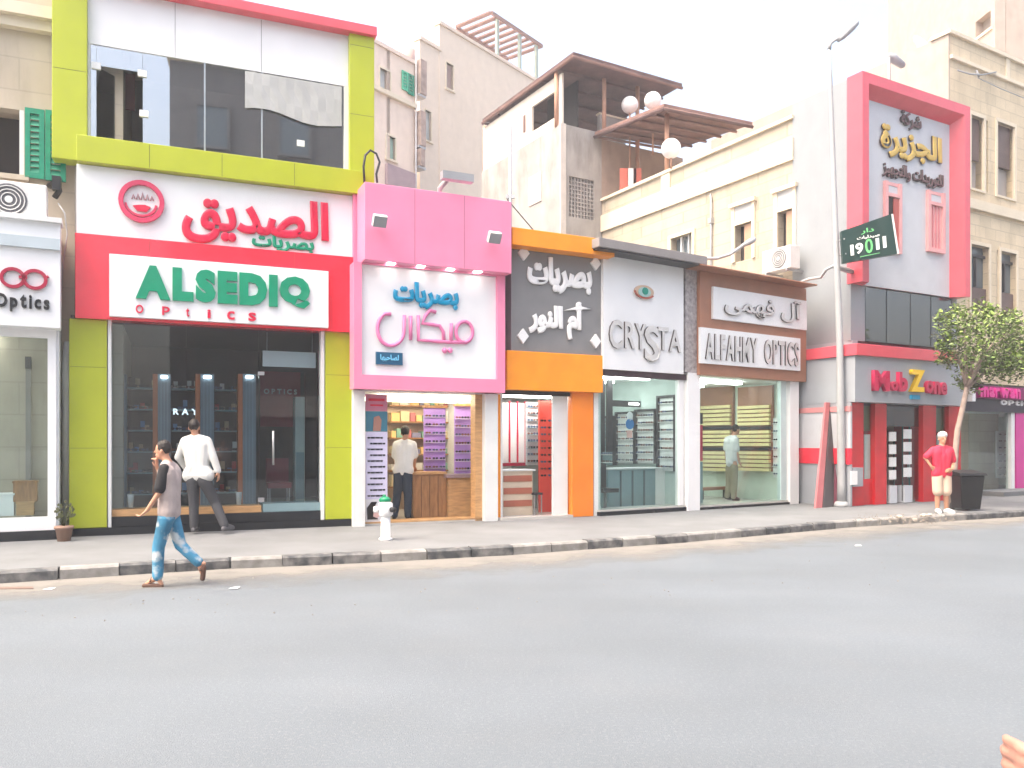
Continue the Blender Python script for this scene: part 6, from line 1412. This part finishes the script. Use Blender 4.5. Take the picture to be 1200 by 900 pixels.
# man inside the last shop
d = 19.9; q = pxj(d, PAVE, 858)
J = dict(head=q(862.5, 504), neck=q(860, 511), chest=q(858, 522), pelvis=q(858, 545), shL=q(853, 515, .08), shR=q(861.5, 515, -.08), elL=q(852, 528, .12), haL=q(853, 540, .15), elR=q(862, 530, -.12), haR=q(865, 541, -.1),
 hipL=q(855.5, 549, .05), hipR=q(859.5, 549, -.05), knL=q(855, 567, .06), anL=q(852.5, 582, .05), toeL=q(856, 584, .06), knR=q(860, 567, -.05), anR=q(859, 583, -.05), toeR=q(864, 584.5, -.05), hemL=q(856, 543), hemR=q(860, 543), look=Vector((.9, .4, 0)))
person('man in pale grey shirt and khaki trousers standing inside the last glass fronted shop', (*gp(858, d), PAVE), J, (.9, .3), (mat('pale_grey_shirt', (.55, .56, .58), .8), mat('khaki_trousers', (.30, .26, .19), .8)), hands={'R': ((.4, 0, -1), (0, 1, 0), (1, 0, 0), .5), 'L': ((.2, 0, -1), (0, 1, 0), (1, 0, 0), .5)}, vox=.014)
# man in red by the bin, facing us
d = 16.6; q = pxj(d, PAVE, 1104)
J = dict(head=q(1104.5, 514), neck=q(1104, 523), chest=q(1103, 535), pelvis=q(1103.5, 556), shL=q(1113.5, 527.5), shR=q(1094, 527.5), elR=q(1085, 536.5, .03), haR=q(1090, 546.5, -.04), elL=q(1117.5, 542, .02), haL=q(1112, 549, -.14),
 hipL=q(1108.5, 560), hipR=q(1098.5, 560), knL=q(1108.5, 578, -.02), anL=q(1109, 597.5, 0), toeL=q(1112.5, 599.5, -.13), knR=q(1098.5, 578, -.02), anR=q(1098.5, 597.5), toeR=q(1097, 599.5, -.14), hemL=q(1109, 555), hemR=q(1098, 555))
person('man in red t-shirt and beige shorts, hand on hip beside black bin', (*gp(1104, d), PAVE), J, (0, -1), (mat('red_tshirt', (.62, .03, .07), .8, bump=.3, bscale=12), mat('beige_shorts', (.55, .42, .33), .8)), hair=hairg, skinm=skin, shorts=True, cap=mat('white_cap', (.7, .7, .7), .8), hands={'R': ((.7, 0, -.5), (0, -.3, 1), (0, .3, -1), .7), 'L': ((-.8, -.1, -.3), (0, 0, 1), (0, 1, 0), .6)}, shoe_m=white, vox=.012)
# passer-by standing beside the camera: only the fingers of the forward reaching hand enter the frame
B = (1.22, .78, 0); J = dict(head=(0, 0, 1.56), neck=(0, 0, 1.41), chest=(0, 0, 1.22), pelvis=(0, 0, .92), shL=(-.18, .02, 1.36), shR=(.18, 0, 1.36), elL=(-.20, .24, 1.12), haL=(-.355, .47, 1.02), elR=(.24, -.04, 1.08), haR=(.22, .12, .86),
 hipL=(-.09, 0, .86), hipR=(.09, 0, .86), knL=(-.09, .03, .48), anL=(-.1, 0, .09), toeL=(-.1, .16, .04), knR=(.09, .03, .48), anR=(.1, 0, .09), toeR=(.1, .16, .04))
J = {k: Vector(v) for k, v in J.items()}
person('passer-by beside the camera, only the hand showing at the lower right corner', B, J, (0, 1), (mat('pale_pink_shirt', (.6, .45, .42), .8), grey_tr), skinm=skin2, hands={'L': ((-.30, 1, -.02), (0, 0, -1), (1, 0, -.2), .35), 'R': ((0, .3, -1), (0, 1, 0), (-1, 0, 0), .5)}, vox=.0062)

# ================================================================== BUILDINGS ACROSS THE STREET (seen mirrored in the glass)
def opposite(label, x0, x1, h, m, y=-7):
    a = math.radians(28); R = Matrix.Rotation(a, 4, 'Z'); p0 = R @ Vector((x1, y, 0)); p1 = R @ Vector((x0, y, 0))
    F = Frame(p0, p1); T = Thing('apartment_building', label, 'building', F, (0, 0, 0)); L = F.L
    T.box('wall', m, 0, L, .12, 8, 0, h); T.box('roof_cap', trimst, -.1, L+.1, -.1, 8, h, h+.2)
    cl = [(.55, .02, .04), (.55, .5, .45), (.03, .25, .12), (.6, .3, .05), (.05, .12, .4), (.6, .6, .6)]
    for k in range(int(L/3.4)):
        T.box('shop_fascia', mat('opp_fascia_%s' % 'abcdef'[k % 6], cl[k % 6], .4), k*3.4+.2, k*3.4+3.2, -.25, .119, 2.7, 3.6); T.box('shop_window', wingrey if k % 2 else winback, k*3.4+.3, k*3.4+3.1, .06, .119, .3, 2.6)
    n = int(L/2.6); wm = None
    for i in range(n):
        for j in range(int((h-4.4)/3.2)):
            x = (i+.5)*L/n; zz = 4.4+j*3.2
            mb = MB().box(-.6, .6, 0, .1, 0, 1.7) if wm is None else None
            if wm is None: wm = mb.mesh('window', wingrey); wf2 = MB().box(-.72, -.6, -.06, .1, -.1, 1.8).box(.6, .72, -.06, .1, -.1, 1.8).box(-.6, .6, -.06, .1, 1.7, 1.8).box(-.6, .6, -.12, .1, -.1, 0).mesh('window_frame', m)
            o = T.part('window', wm, None); o.location = (x, 0, zz); o2 = T.part('window_frame', wf2, None, o)
    return T
opposite('grey brown apartment block across the street, mirrored in the glass', -1, 9, 17.5, mat('opp_brown', (.14, .142, .15), .9, grime=.3), -8)
opposite('taller tan apartment block across the street, mirrored in glass', 10, 30, 16, mat('opp_tan', (.34, .29, .24), .9, grime=.3), -9)
opposite('low shop block across the street at left, mirrored in glass', -24, -6, 7, mat('opp_dark', (.12, .12, .12), .9, grime=.3), -8)

# ================================================================== HAZE
hz = bpy.data.materials.new('haze'); hz.use_nodes = True; n = hz.node_tree.nodes; n.clear(); o = n.new('ShaderNodeOutputMaterial'); v = n.new('ShaderNodeVolumePrincipled')
v.inputs['Color'].default_value = (.95, .96, 1, 1); v.inputs['Density'].default_value = .0026; v.inputs['Anisotropy'].default_value = .2; hz.node_tree.links.new(v.outputs[0], o.inputs['Volume'])
single('haze', None, None, MB().box(-170, 170, -170, 170, -1, 32), hz, kind='stuff')
